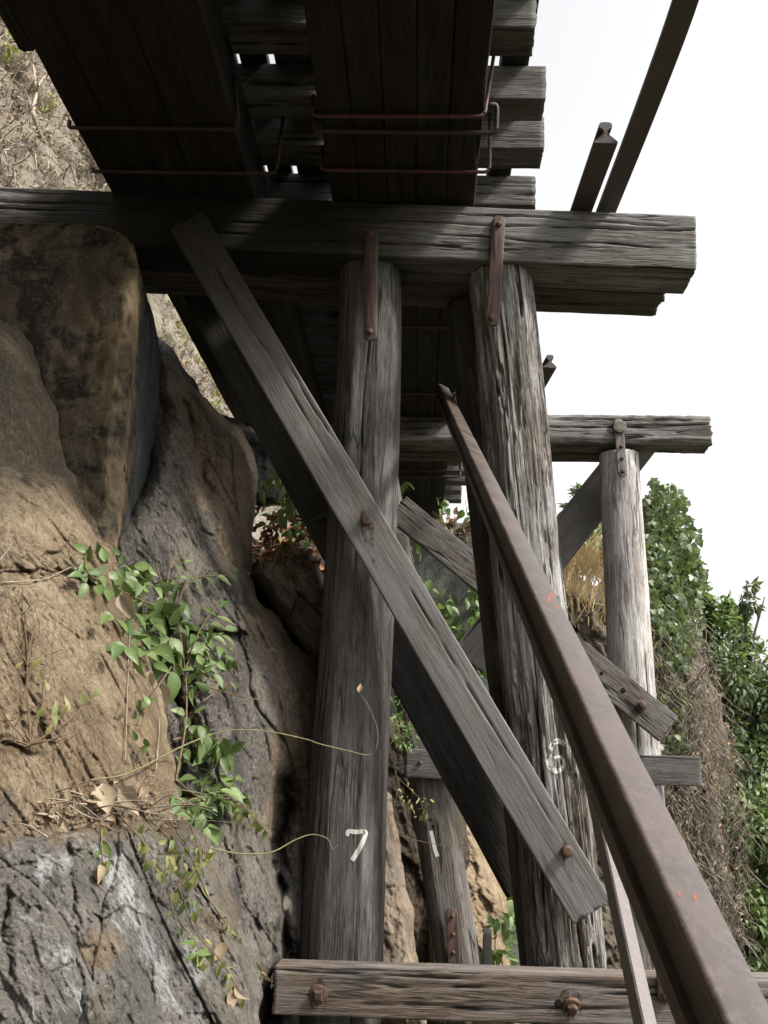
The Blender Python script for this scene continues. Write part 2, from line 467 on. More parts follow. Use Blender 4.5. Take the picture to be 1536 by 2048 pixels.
def wood(name, dark, mid, light, brown, brown_amt=.4, fine=1.0, crack=.6, bump=.6, spots=.3, pale=0.0, rough=.78, k=.62, stain_shade=None):
    """weathered hardwood, grain along local X"""
    def cool(c, a): g_ = sum(c) / 3; return [x + (g_ * f - x) * a for x, f in zip(c, (.985, 1.0, 1.02))]
    dark, mid, light, brown = ([x * k for x in c] for c in (dark, cool(mid, .55), cool(light, .75), brown))
    t = NT(name); v = t.obj()
    warp = t.noise(t.vec(v, (1.6, 4, 4)), 1, 2, .5, out=1)
    warp = t.scale(t.vmath('SUBTRACT', warp, (.5, .5, .5)), .03)
    w = t.vmath('ADD', v, warp)
    streak = t.noise(t.vec(w, (3.5, 90 * fine, 90 * fine)), 1, 6, .68)
    wide = t.noise(t.vec(w, (.8, 22 * fine, 22 * fine)), 1, 6, .66)
    blot = t.noise(t.vec(v, (1.6, 4.2, 4.2)), 1, 6, .68)
    blot2 = t.noise(t.vec(v, (1.1, 3.2, 3.2), loc=(4, 7, 1)), 1, 6, .68)
    fib = t.noise(t.vec(w, (14, 260, 260)), 1, 3, .7)
    c = t.mix(t.ramp(streak, .30, .60), [.45 * a + .55 * b for a, b in zip(dark, mid)], mid)
    c = t.mix(t.math('MULTIPLY', t.ramp(t.noise(t.vec(w, (.7, 7, 7), loc=(6, 3, 5)), 1, 5, .6), .46, .6), .6), c, dark)
    c = t.mix(t.math('MULTIPLY', t.ramp(wide, .47, .66), .6), c, light)
    c = t.mix(t.math('MULTIPLY', t.ramp(blot, .42, .64), brown_amt), c, t.mix(t.ramp(streak, .3, .7), [x * .5 for x in brown], brown))
    if pale: c = t.mix(t.math('MULTIPLY', t.ramp(blot2, .5, .62), pale), c, t.mix(t.ramp(streak, .35, .6), mid, [x * k for x in (.46, .445, .43)]))
    c = t.mix(t.math('MULTIPLY', t.ramp(blot2, .54, .68), spots), c, [x * .35 for x in dark])
    c = t.mix(t.math('MULTIPLY', t.ramp(fib, .5, .72), .35), c, [min(1, x * 1.35) for x in light])
    c = t.mix(t.math('MULTIPLY', t.ramp(fib, .5, .3), .45), c, [x * .6 for x in dark])
    pres = t.ramp(t.noise(t.vec(v, (2.0, 9, 9), loc=(8, 2, 2)), 1, 3, .55), .44, .58)
    cr = t.noise(t.vec(w, (.55, 11 * fine, 11 * fine), loc=(3, 1, 9)), 1, 3, .45)
    crm = t.math('MULTIPLY', t.ramp(t.math('ABSOLUTE', t.math('SUBTRACT', cr, .5)), .007, .024, 1.0, 0.0), pres)
    cr2 = t.noise(t.vec(w, (2.2, 85 * fine, 85 * fine), loc=(1, 5, 2)), 1, 2, .5)
    crm2 = t.math('MULTIPLY', t.ramp(t.math('ABSOLUTE', t.math('SUBTRACT', cr2, .5)), .02, .07, .6, 0.0), t.ramp(blot, .38, .6))
    crm = t.math('MULTIPLY', t.math('MAXIMUM', crm, crm2), crack)
    c = t.mix(crm, c, [x * .18 for x in dark])
    vk = t.vor(t.vec(v, (1.1, 4.5, 4.5), loc=(2, 4, 8)), 1, 'F1')          # knots, sparse
    kn = t.math('MULTIPLY', t.ramp(vk, .05, .11, 1, 0), .7)
    c = t.mix(kn, c, [x * .5 for x in dark])
    at = t.n.new('ShaderNodeAttribute'); at.attribute_name = 'crack'
    c = t.mix(t.math('MULTIPLY', t.ramp(at.outputs['Fac'], .12, .6), .92), c, (.008, .007, .006))  # shade inside the cracks painted near black into the colour
    if stain_shade:                                     # under-deck shade and staining painted dark along part of the length
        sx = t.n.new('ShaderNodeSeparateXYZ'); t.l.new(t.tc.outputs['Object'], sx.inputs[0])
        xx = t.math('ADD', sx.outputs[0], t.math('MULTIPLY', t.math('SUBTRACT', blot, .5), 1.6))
        m = t.math('MULTIPLY', t.ramp(xx, stain_shade[0], stain_shade[1]), t.ramp(xx, stain_shade[2], stain_shade[3], 1, 0))
        c = t.mix(t.math('MULTIPLY', m, stain_shade[4]), c, (.012, .0105, .009))
    hgt = t.math('ADD', t.math('MULTIPLY', streak, .8), t.math('MULTIPLY', fib, .5))
    hgt = t.math('ADD', hgt, t.math('MULTIPLY', wide, .5))
    hgt = t.math('SUBTRACT', hgt, t.math('MULTIPLY', crm, 2.4))
    return t.surf(c, rough, t.bump(hgt, bump, .006), .22)

def rock_mat(name, c1, c2, c3, dark=(.022, .022, .022), stain_shade=.6, lichen=.2, tilt=18, sx=1.0, lich_col=(.42, .43, .42), zone=None, bumpd=.012, k=.84):
    """rock; zone = a second palette (c1, c2, c3) laid where the vertex attribute 'zone' says the stone is of that colour"""
    c1, c2, c3, lich_col = ([x * k for x in c] for c in (c1, c2, c3, lich_col))
    t = NT(name); v = t.obj(False)
    rot = (0, R(tilt), 0)
    wv = t.scale(t.vmath('SUBTRACT', t.noise(v, 3.0, 4, .6, out=1), (.5, .5, .5)), .22)
    w = t.vmath('ADD', v, wv)
    big = t.noise(w, 1.7 * sx, 7, .66)
    med = t.noise(t.vec(w, (11 * sx, 8 * sx, 3.2 * sx), rot), 1, 8, .68)
    fine = t.noise(t.vec(w, (75, 75, 30), rot), 1, 7, .74)
    blk = t.noise(t.vec(w, (4.5 * sx, 4 * sx, 1.3 * sx), rot, (7, 3, 5)), 1, 8, .68)
    spk = t.noise(v, 140, 4, .65)
    def pal(a, b_, c_):
        c = t.mix(t.ramp(big, .38, .62), a, b_)
        return t.mix(t.math('MULTIPLY', t.ramp(med, .42, .64), .8), c, c_)
    c = pal(c1, c2, c3)
    if zone:
        at = t.n.new('ShaderNodeAttribute'); at.attribute_name = 'zone'
        z = t.math('ADD', at.outputs['Fac'], t.math('MULTIPLY', t.math('SUBTRACT', t.math('ADD', t.math('MULTIPLY', blk, .6), t.math('MULTIPLY', med, .4)), .5), 1.6))
        c = t.mix(t.ramp(z, .35, .65), c, pal(*[[x * k for x in q] for q in zone]))
        ap = t.n.new('ShaderNodeAttribute'); ap.attribute_name = 'pale'
        pz = t.math('ADD', ap.outputs['Fac'], t.math('MULTIPLY', t.math('SUBTRACT', t.math('ADD', t.math('MULTIPLY', med, .6), t.math('MULTIPLY', fine, .5)), .55), 3.0))
        c = t.mix(t.math('MULTIPLY', t.ramp(pz, .45, 1.0), .55), c, lich_col)
    c = t.mix(t.math('MULTIPLY', t.ramp(fine, .5, .66), .5), c, t.mix(.45, c, (.6, .55, .48)))
    c = t.mix(t.math('MULTIPLY', t.ramp(fine, .48, .34), .75), c, dark)
    c = t.mix(t.math('MULTIPLY', t.ramp(blk, .52, .64), stain_shade), c, dark)
    li = t.noise(t.vec(w, (6, 6, 1.8), rot, (2, 9, 4)), 1, 8, .74)
    c = t.mix(t.math('MULTIPLY', t.ramp(li, .57, .68), lichen), c, lich_col)
    c = t.mix(t.math('MULTIPLY', t.ramp(spk, .60, .72), .35), c, t.mix(.5, c, (.5, .48, .44)))
    c = t.mix(t.math('MULTIPLY', t.ramp(spk, .42, .28), .6), c, dark)
    h = t.math('ADD', t.math('MULTIPLY', med, 1.0), t.math('MULTIPLY', fine, .8))
    h = t.math('ADD', h, t.math('MULTIPLY', spk, .25))
    h2 = t.math('ADD', t.noise(t.vec(w, (38, 34, 13), rot, (1, 1, 3)), 1, 8, .75), t.math('MULTIPLY', t.math('ABSOLUTE', t.math('SUBTRACT', med, .5)), -1.5))
    return t.surf(c, .92, t.bump(h2, .9, .03, t.bump(h, .85, bumpd)), .15)

def leaf_mat(name, c1, c2, trans=.35, rough=.45):
    t = NT(name)
    n = t.noise(t.obj(), 14, 3, .6)
    c = t.mix(t.rnd(), c1, c2)
    c = t.mix(t.math('MULTIPLY', t.ramp(n, .4, .7), .45), c, [x * .55 for x in c1])
    b = t.n.new('ShaderNodeBsdfPrincipled'); t.l.new(c, b.inputs['Base Color']); b.inputs['Roughness'].default_value = rough
    b.inputs['Specular IOR Level'].default_value = .35
    tr = t.n.new('ShaderNodeBsdfTranslucent')
    t.l.new(t.mix(.5, c, (.22, .30, .04)), tr.inputs[0])
    mx = t.n.new('ShaderNodeMixShader'); mx.inputs[0].default_value = trans
    t.l.new(b.outputs[0], mx.inputs[1]); t.l.new(tr.outputs[0], mx.inputs[2]); t.l.new(mx.outputs[0], t.out.inputs[0])
    return t.m
def plain(name, c1, c2, scale=20, rough=.85, spec=.2, bump=0.0):
    t = NT(name); v = t.obj(); n = t.noise(v, scale, 5, .65)
    c = t.mix(t.ramp(n, .35, .65), c1, c2)
    return t.surf(c, rough, t.bump(n, bump, .004) if bump else None, spec)

M = {}
g = lambda *a: a
M['cap'] = wood('cap_wood', (.07, .062, .055), (.17, .158, .145), (.27, .255, .235), (.13, .095, .065), .45, .8, .8, .7, .35, k=1.02, stain_shade=(.25, .75, 2.4, 3.3, .95))  # shade under the deck painted near black into the cap, along with its staining
M['cap_back'] = wood('brown_cap_wood', (.055, .042, .032), (.14, .105, .078), (.20, .16, .125), (.15, .10, .06), .5, .8, .7, .7, .35, k=0.75)
M['far_cap'] = wood('grey_brown_cap_wood', (.09, .076, .066), (.20, .175, .155), (.29, .26, .235), (.16, .125, .10), .4, .7, 1.0, 1.0, .2, k=1.00)
M['post_dark'] = wood('dark_post_wood', (.055, .046, .041), (.115, .10, .092), (.23, .22, .215), (.085, .062, .047), .6, .75, .6, .5, .3, pale=.35, k=0.62)
M['post_grey'] = wood('splintered_post_wood', (.075, .06, .05), (.20, .178, .16), (.36, .34, .32), (.16, .11, .07), .5, .75, 1.0, 1.0, .3, pale=.6, k=1.12)
M['post_pale'] = wood('pale_post_wood', (.14, .115, .10), (.32, .285, .26), (.46, .43, .40), (.22, .155, .12), .55, .8, .7, .8, .05, pale=.6, k=1.30)
M['post_brown'] = wood('brown_post_wood', (.07, .055, .043), (.165, .135, .11), (.24, .21, .18), (.16, .105, .065), .5, .75, .9, .8, .25, k=0.90)
M['brace'] = wood('brace_wood', (.118, .106, .098), (.175, .160, .150), (.22, .207, .198), (.135, .108, .088), .4, 1.1, .3, .32, .25, k=0.92, stain_shade=(-2, -1, .2, 1.4, .8))  # upper end darkened: staining and deck shade put into the colour
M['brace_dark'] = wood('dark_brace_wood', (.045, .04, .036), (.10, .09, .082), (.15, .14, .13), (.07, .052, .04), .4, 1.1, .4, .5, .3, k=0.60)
M['sill'] = wood('sill_wood', (.075, .056, .044), (.19, .145, .115), (.27, .225, .19), (.19, .12, .075), .6, .8, .6, .6, .3, k=0.92)
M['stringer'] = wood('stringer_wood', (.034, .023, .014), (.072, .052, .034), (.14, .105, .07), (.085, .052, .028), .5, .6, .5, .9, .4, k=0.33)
M['sleeper'] = wood('sleeper_wood', (.085, .075, .066), (.19, .172, .155), (.28, .26, .24), (.13, .09, .06), .4, .8, .6, .6, .2, k=0.62)
M['deck'] = wood('deck_wood', (.05, .045, .04), (.10, .09, .08), (.15, .14, .12), (.08, .06, .04), .4, .8, .5, .5, .3, k=0.35)

def rust_mat(name, c1, c2, c3, rough=.55, spec=.4, spots=True):
    t = NT(name); v = t.obj()
    n1 = t.noise(v, 9, 6, .65); n2 = t.noise(v, 60, 4, .6); n3 = t.noise(v, 260, 2, .6)
    c = t.mix(t.ramp(n1, .38, .62), c1, c2)
    c = t.mix(t.math('MULTIPLY', t.ramp(n2, .45, .7), .6), c, c3)
    if spots: c = t.mix(t.math('MULTIPLY', t.ramp(n3, .70, .76), .6), c, (.42, .38, .36))
    h = t.math('ADD', n2, t.math('MULTIPLY', n3, .5))
    rg = t.ramp(n1, .3, .7, rough - .1, rough + .12)
    return t.surf(c, rg, t.bump(h, .35, .002), spec)
M['rail'] = rust_mat('rusty_rail_steel', (.040, .028, .022), (.056, .040, .032), (.080, .060, .050), .42, .45)
M['rail_dark'] = rust_mat('dark_rail_steel', (.05, .042, .040), (.075, .06, .055), (.10, .075, .065), .6, .35, False)
M['strap'] = rust_mat('rusty_strap_steel', (.055, .034, .027), (.078, .048, .037), (.10, .066, .05), .65, .3, False)
M['strap_grey'] = rust_mat('grey_strap_steel', (.09, .08, .07), (.13, .11, .095), (.17, .15, .13), .6, .4, False)
M['bolt'] = rust_mat('rusty_bolt_steel', (.06, .038, .03), (.10, .058, .042), (.15, .09, .06), .65, .3, False)
M['rod_red'] = rust_mat('red_oxide_rod', (.06, .024, .022), (.085, .032, .028), (.11, .05, .043), .6, .3, False)
M['rod_dark'] = rust_mat('brown_rod', (.028, .02, .016), (.042, .028, .022), (.06, .04, .032), .6, .3, False)
# ================================================================ near bent
Y1, Y2, Y3 = 5.2, 9.0, 12.8          # near bent, far bent, far abutment
V3 = lambda p: Vector([float(x) for x in p])
G1 = 'timbers of the near trestle bent'
G2 = 'timbers of the far trestle bent'

def plate(name, A, B, w, th, nrm, mat, parent=None, seg=6):
    """steel flat bar with rounded ends, nrm points outward"""
    A = V3(A); B = V3(B); L = (B - A).length; r = w / 2
    out = []
    for k in range(seg + 1):
        a = -math.pi / 2 + math.pi * k / seg; out.append((L - r * .8 + r * .8 * math.cos(a), r * math.sin(a)))
    for k in range(seg + 1):
        a = math.pi / 2 + math.pi * k / seg; out.append((r * .8 + r * .8 * math.cos(a), r * math.sin(a)))
    out = np.array(out); c = out.mean(0); ins = c + (out - c) * np.array([1 - .004 / (L / 2), 1 - .004 / r])
    rings = np.array([[(x, y, z) for x, y in o] for o, z in ((ins, -th/2), (out, -th/2 + .003), (out, th/2 - .003), (ins, th/2))])
    m = frame(A, B - A, V3(nrm).cross(B - A))
    me = loft_mesh(name, rings[:, ::-1], 2)
    me.set_sharp_from_angle(angle=R(35))
    o = link(name, me, mat, parent, m)
    return o

# cap beams
TR, BR, TL = W(1391, 430, Y1), W(1394, 540, Y1), W(-150, 366, Y1)
hc = TR[2] - BR[2]; wc = 0.31
A = (TL + np.array([0, wc / 2, -hc / 2])); B = ((TR + BR) / 2 + np.array([0, wc / 2, 0]))
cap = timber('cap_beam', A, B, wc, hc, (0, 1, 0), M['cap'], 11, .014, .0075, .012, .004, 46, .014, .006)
tag(cap, 'massive grey square cap beam resting on the two nearest posts, split along its grain', 'beam', G1)
BR2 = W(1332, 598, Y1 + wc + .015)
A2 = A + np.array([0, wc + .02, 0]); B2 = np.array([BR2[0], B[1] + wc + .02, B[2] - .004])
capb = timber('cap_beam', A2, B2, wc, hc, (0, 1, 0), M['cap_back'], 12, .022, .014, .018, .008, 18, .02, .05)
tag(capb, 'shorter brown cap beam with a torn end, lying right behind the nearest grey one', 'beam', G1)
ZS = (A[2] + B[2]) / 2 + hc / 2 + .002          # underside of the stringers
CB = lambda px, dy: None

CA, CBE = np.array(A), np.array(B)
def capz(x): return CA[2] + (CBE[2] - CA[2]) * (x - CA[0]) / (CBE[0] - CA[0]) - hc / 2
# posts
def zline(px0, py0, px1, py1, Y):
    return W(px0, py0, Y), W(px1, py1, Y)
p7a, p7b = zline(680, 2040, 748, 500, Y1 + .205)
p7b = p7a + (p7b - p7a) * (capz(p7b[0]) + .004 - p7a[2]) / (p7b[2] - p7a[2])
post7 = log_post('timber_post', p7a, p7b, .215, .182, M['post_dark'], 21, 300, 170, .07, .006, [(180, .92), (80, .95), (-60, .95)], waves=.014, cracks=16)
tag(post7, 'dark round post painted with a white 7, standing nearest the rock face', 'post', G1)
p6a, p6b = zline(1149, 2035, 994, 515, Y1 + .215)
p6b = p6a + (p6b - p6a) * (capz(p6b[0]) + .004 - p6a[2]) / (p6b[2] - p6a[2])
post6 = log_post('timber_post', p6a, p6b, .206, .197, M['post_grey'], 26, 320, 190, .10, .016, [(180, .9), (95, .93), (265, .93)], splint=.026, waves=.012, cracks=40)
tag(post6, 'leaning grey post with deeply split, flaking wood and a worn white 6', 'post', G1)
r6a, r6b = zline(1112, 2035, 938, 585, Y1 + .58)
r6b = r6a + (r6b - r6a) * (capz(r6b[0]) - .002 - r6a[2]) / (r6b[2] - r6a[2])
post6r = log_post('timber_post', r6a, r6b, .16, .155, M['post_dark'], 31, 120, 70, .06, .008)
tag(post6r, 'shadowed dark post hidden close behind the leaning grey post with the 6', 'post', G1)
r7a, r7b = zline(690, 2040, 738, 590, Y1 + .60)
r7b = r7a + (r7b - r7a) * (capz(r7b[0]) - .002 - r7a[2]) / (r7b[2] - r7a[2])
post7r = log_post('timber_post', r7a, r7b, .18, .165, M['post_dark'], 33, 120, 70, .06, .008)
tag(post7r, 'shadowed dark post almost wholly covered by the post with the 7', 'post', G1)

# sill (waler) across the foot of the posts
s0, s1 = W(550, 1931, Y1 - .22), W(1700, 1966, Y1 - .22)
s0b = W(547, 2031, Y1 - .22); hs_ = s0[2] - s0b[2]
A = s0 + np.array([0, .095, -hs_ / 2]); B_ = s1 + np.array([0, .095, -hs_ / 2])
sill = timber('sill_beam', A, B_, .19, hs_, (0, 1, 0), M['sill'], 41, .016, .010, .010, .004, 14, .01, .012)
tag(sill, 'brown horizontal sill beam bolted across the feet of the two nearest posts', 'beam', G1)

# braces
def brace(name, tl, tr, br, bl, Y, th, mat, seed, **k):
    P = [W(*tl, Y), W(*tr, Y), W(*br, Y), W(*bl, Y)]
    a = (P[0] + P[1]) / 2; b = (P[2] + P[3]) / 2; d = (b - a) / np.linalg.norm(b - a)
    wv = P[1] - P[0]; wv2 = P[2] - P[3]
    w = (np.linalg.norm(wv - d * (wv @ d)) + np.linalg.norm(wv2 - d * (wv2 @ d))) / 2
    return timber(name, a + np.array([0, th/2, 0]), b + np.array([0, th/2, 0]), w, th, np.cross(d, [0, 1, 0]), mat, seed, **k)
br1 = brace('diagonal_brace', (337, 461), (408, 419), (1218, 1800), (1152, 1850), Y1 - .105, .085, M['brace'], 51, ru=.014, rp=.008, rnd=.006, amp=.0025, cracks=10, depth=.008, rag=.03)
tag(br1, 'long grey diagonal plank bolted across the fronts of both nearest posts', 'brace', G1)
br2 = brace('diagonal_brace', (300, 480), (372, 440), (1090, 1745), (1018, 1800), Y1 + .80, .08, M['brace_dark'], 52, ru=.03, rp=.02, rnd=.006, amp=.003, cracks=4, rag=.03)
tag(br2, 'dark diagonal plank on the shaded rear side of the nearest posts', 'brace', G1)

# straps
st1 = plate('steel_strap', W(743, 452, Y1 - .012), W(741, 682, Y1 - .012), .078, .016, (0, -1, 0), M['strap'])
tag(st1, 'rusty flat strap tying the cap beam to the dark post with the 7', 'strap', 'rusty straps on the nearest cap beam')
st2 = plate('steel_strap', W(998, 432, Y1 - .014), W(985, 652, Y1 - .04), .076, .016, (0, -1, 0), M['strap'])
tag(st2, 'rusty flat strap tying the cap beam to the leaning post with the 6', 'strap', 'rusty straps on the nearest cap beam')
st3 = plate('steel_strap', W(1327, 1898, Y1 - .235), W(1332, 2006, Y1 - .235), .075, .016, (0, -1, 0), M['strap'])
tag(st3, 'short rusty strap bolted upright on the brown sill beam', 'strap')
for o, pts in ((st1, [(742, 468), (740, 664)]), (st2, [(998, 449), (983, 636)]), (st3, [(1332, 1992)])):
    bv = bvh_of(o)
    for p in pts:
        l, n = hit(bv, *p)
        if l is not None: bolt(o, l, n, .017, .016, 'round', False, M['bolt'])
bv = bvh_of(br1)
for p in ((733, 1042), (1133, 1702)):
    l, n = hit(bv, *p); bolt(br1, l, n, .028, .030, 'round', False, M['bolt'])
bv = bvh_of(sill)
for p, k in (((637, 1989), 'square'), ((1143, 2013), 'hex')):
    l, n = hit(bv, *p); bolt(sill, l, n, .028, .03, k, True, M['bolt'])
def hole_disc(parent, bv, px, py, r):
    l, n = hit(bv, px, py)
    if l is None: return
    t = np.linspace(0, 2 * math.pi, 14, endpoint=False); m = frame(l, V3(np.cross(n, [0, .01, 1])), V3(n))
    rings = np.array([[(np.cos(a) * r * k, y, np.sin(a) * r * k * 1.1) for a in t] for (y, k) in [(-.01, 1), (.0010, 1.0), (.0014, .92)]])
    link('hole_shade_disc', loft_mesh('hole_shade_disc', rings, 2), M['hole_disc'], parent, m)  # flat near-black disc, painting the shade of a drilled recess
M['hole_disc'] = plain('hole_shade_black', (.004, .0035, .003), (.008, .006, .005))
hole_disc(sill, bv, 1117, 2007, .017); hole_disc(sill, bv, 1136, 2000, .014)

# rust that has run from the bolts
def stainmat():
    t = NT('rust_run'); n = t.noise(t.vec(t.obj(False), (60, 60, 18)), 1, 6, .7)
    b = t.n.new('ShaderNodeBsdfPrincipled'); b.inputs['Base Color'].default_value = (.045, .022, .013, 1); b.inputs['Roughness'].default_value = .9
    tr = t.n.new('ShaderNodeBsdfTransparent'); mx = t.n.new('ShaderNodeMixShader')
    t.l.new(t.ramp(n, .46, .62, 0, .75), mx.inputs[0]); t.l.new(tr.outputs[0], mx.inputs[1]); t.l.new(b.outputs[0], mx.inputs[2])
    t.l.new(mx.outputs[0], t.out.inputs[0]); return t.m
M['rust_run'] = stainmat()
bvb, bvs = bvh_of(br1), bvh_of(sill)
decal('rust_stain', br1, bvb, [[(727, 1020, 10), (733, 1050, 26), (740, 1085, 18), (746, 1125, 8)]], 20, M['rust_run'], .0012)
decal('rust_stain', br1, bvb, [[(1128, 1685, 12), (1134, 1712, 26), (1140, 1740, 14), (1144, 1765, 6)]], 20, M['rust_run'], .0012)
decal('rust_stain', sill, bvs, [[(636, 1955, 14), (637, 1985, 40), (638, 2010, 34), (638, 2024, 20)]], 20, M['rust_run'], .0012)
decal('rust_stain', sill, bvs, [[(1120, 1990, 20), (1142, 2000, 44), (1143, 2028, 36), (1143, 2040, 20)]], 20, M['rust_run'], .0012)
# painted numbers
def paint(name, thr):
    t = NT(name); v = t.obj(False)
    n = t.noise(v, 40, 5, .7)
    b = t.n.new('ShaderNodeBsdfPrincipled'); b.inputs['Base Color'].default_value = (.50, .48, .45, 1); b.inputs['Roughness'].default_value = .7
    tr = t.n.new('ShaderNodeBsdfTransparent'); mx = t.n.new('ShaderNodeMixShader')
    t.l.new(t.ramp(n, thr - .06, thr + .06), mx.inputs[0]); t.l.new(tr.outputs[0], mx.inputs[1]); t.l.new(b.outputs[0], mx.inputs[2])
    t.l.new(mx.outputs[0], t.out.inputs[0]); return t.m
M['paint'] = paint('white_number_paint', .36); M['paint_worn'] = paint('worn_white_number_paint', .46)
bv7 = bvh_of(post7); bv6 = bvh_of(post6)
decal('painted_number', post7, bv7, [[(695, 1672, 7), (697, 1663, 9), (712, 1664, 9), (731, 1664, 8), (727, 1680, 9), (716, 1702, 10), (704, 1721, 9)]], 9, M['paint'])
decal('painted_number', post6, bv6, [[(1130, 1490, 10), (1118, 1482, 11), (1106, 1487, 10), (1099, 1503, 11), (1098, 1520, 13), (1101, 1534, 12), (1112, 1542, 10), (1123, 1538, 8), (1128, 1524, 6), (1120, 1513, 6), (1108, 1516, 6)]], 10, M['paint_worn'])

# ================================================================ far bent
TR, BR, TL = W(1421, 828, Y2), W(1424, 888, Y2), W(690, 822, Y2)
hf = TR[2] - BR[2]; wf = .34
A = TL + np.array([0, wf/2, -hf/2]); B = (TR + BR) / 2 + np.array([0, wf/2, 0])
fcap = timber('cap_beam', A, B, wf, hf, (0, 1, 0), M['far_cap'], 61, .018, .012, .03, .010, 40, .018, .03, waney=.012)
tag(fcap, 'weathered round edged cap beam of the farther bent, standing out against the white sky', 'beam', G2)
ZF = fcap.matrix_world.translation.z
A = A + np.array([0, wf + .03, 0]); B = B + np.array([-.9, wf + .03, 0])
fcapb = timber('cap_beam', A, B, .3, hf, (0, 1, 0), M['cap_back'], 62, .05, .03, .02, .006, 6, .012, .02)
tag(fcapb, 'shaded rear cap beam of the farther bent, mostly hidden by the one in front', 'beam', G2)
fa, fb = zline(1300, 2000, 1240, 902, Y2 + .2); fb[2] = ZF - hf/2 - .01
fpost = log_post('timber_post', fa, fb, .24, .185, M['post_pale'], 71, 200, 110, .05, .008, waves=.016, cracks=18)
tag(fpost, 'pale bleached round post under the right end of the farther cap beam', 'post', G2)
fa, fb = zline(932, 2010, 749, 905, Y2 + .2); fb[2] = ZF - hf/2 - .01
fpost2 = log_post('timber_post', fa, fb, .21, .2, M['post_brown'], 73, 200, 110, .05, .008, [(180, .9), (90, .92), (-90, .92)], waves=.012, cracks=20)
tag(fpost2, 'brown grey leaning post of the farther bent marked with one painted white stroke', 'post', G2)
decal('painted_number', fpost2, bvh_of(fpost2), [[(862, 1662, 7), (866, 1680, 7), (870, 1698, 8), (875, 1713, 8)]], 7, M['paint'])
a0, a1 = W(810, 1497, Y2 - .07), W(1402, 1513, Y2 - .07); hw = a0[2] - W(811, 1556, Y2 - .07)[2]
fw = timber('waling_board', a0 + np.array([0, .04, -hw/2]), a1 + np.array([0, .04, -hw/2]), .08, hw, (0, 1, 0), M['sleeper'], 75, .03, .02, .006, .003, 6, .008, .01)
tag(fw, 'grey horizontal board nailed across the posts of the farther bent', 'board', G2)
fx1 = brace('diagonal_brace', (772, 1038), (815, 990), (1356, 1437), (1320, 1478), Y2 - .16, .075, M['brace_dark'], 76, ru=.03, rp=.02, rnd=.005, amp=.003, cracks=5, rag=.02)
tag(fx1, 'diagonal plank of the farther bent descending to the right, with a bolt near its end', 'brace', G2)
fx1.data.materials.clear(); fx1.data.materials.append(M['post_brown'])
fx2 = brace('diagonal_brace', (1258, 850), (1315, 900), (965, 1345), (905, 1300), Y2 + .5, .075, M['brace'], 77, ru=.03, rp=.02, rnd=.005, amp=.003, cracks=3, rag=.02)
tag(fx2, 'diagonal plank of the farther bent climbing to the right behind the pale post', 'brace', G2)
bv = bvh_of(fx1); l, n = hit(bv, 1283, 1411); bolt(fx1, l, n, .032, .05, 'hex', True, M['bolt'])
hole_disc(fx1, bv, 1246, 1381, .022); hole_disc(fx1, bv, 1203, 1347, .016)
bv = bvh_of(fw); l, n = hit(bv, 841, 1525); bolt(fw, l, n, .018, .02, 'round', False, M['bolt'])
bv = bvh_of(fpost2)
for p in ((861, 1640), (866, 1653)): hole_disc(fpost2, bv, p[0], p[1], .014)
s4 = plate('steel_strap', W(1236, 838, Y2 - .014), W(1246, 954, Y2 - .05), .085, .022, (0, -1, 0), M['strap_grey'])
tag(s4, 'grey steel strap with bolts on the farther cap beam above the pale post', 'strap')
s4b = plate('end_clip', W(1239, 842, Y2 - .05), W(1240, 866, Y2 - .05), .12, .03, (0, -1, 0), M['strap_grey'], s4)
bv = bvh_of(s4)
for p in ((1243, 893), (1244, 917), (1246, 943)):
    l, n = hit(bv, *p)
    if l is not None: bolt(s4, l, n, .018, .025, 'hex', False, M['bolt'])
s5 = plate('steel_strap', W(902, 1815, Y2 - .03), W(910, 1960, Y2 - .03), .10, .02, (0, -1, 0), M['strap'])
tag(s5, 'rusty strap at the foot of the leaning brown grey post', 'strap')
bv = bvh_of(s5)
for p in ((905, 1832), (906, 1868), (907, 1905)):
    l, n = hit(bv, *p)
    if l is not None: bolt(s5, l, n, .016, .02, 'round', False, M['bolt'])
s6 = timber('stake', W(973, 1960, Y2 + .1), W(975, 1858, Y2 + .1), .075, .03, (1, 0, 0), M['brace'], 79, .05, .03, .004, .002)
tag(s6, 'short grey upright stake beside the foot of the leaning brown grey post', 'stake')

# ================================================================ deck: stringers, sleepers, boards, rails
def xat(px, py): return float(WZ(px, py, ZS)[0])
seamR = [xat(p, 250) for p in (640, 704, 768, 833, 898, 966)]
seamL = [xat(p, 250) for p in (147, 212, 276, 340, 404, 466)]
HS = .34
bundle_desc = {
 (0, 'R'): 'dark brown bundle of stringer timbers overhead, right of the open gap',
 (0, 'L'): 'dark brown bundle of stringer timbers overhead, left of the open gap and beside the hillside',
 (1, 'R'): 'stringer bundle between the two bents, seen behind the post with the 7',
 (1, 'L'): 'stringer bundle between the two bents, seen behind the long grey diagonal plank',
 (2, 'R'): 'far stringer bundle with rods, running from the farther bent to the concrete abutment',
 (2, 'L'): 'far stringer bundle on the hill side, running from the farther bent to the concrete abutment',
}
ymid1, ymid2 = Y1 + wc, Y2 + wf
spans = [(-2.0, ymid1 - .004), (ymid1 + .004, ymid2 - .004), (ymid2 + .004, 13.6)]
bundles = {}
rs = random.Random(5)
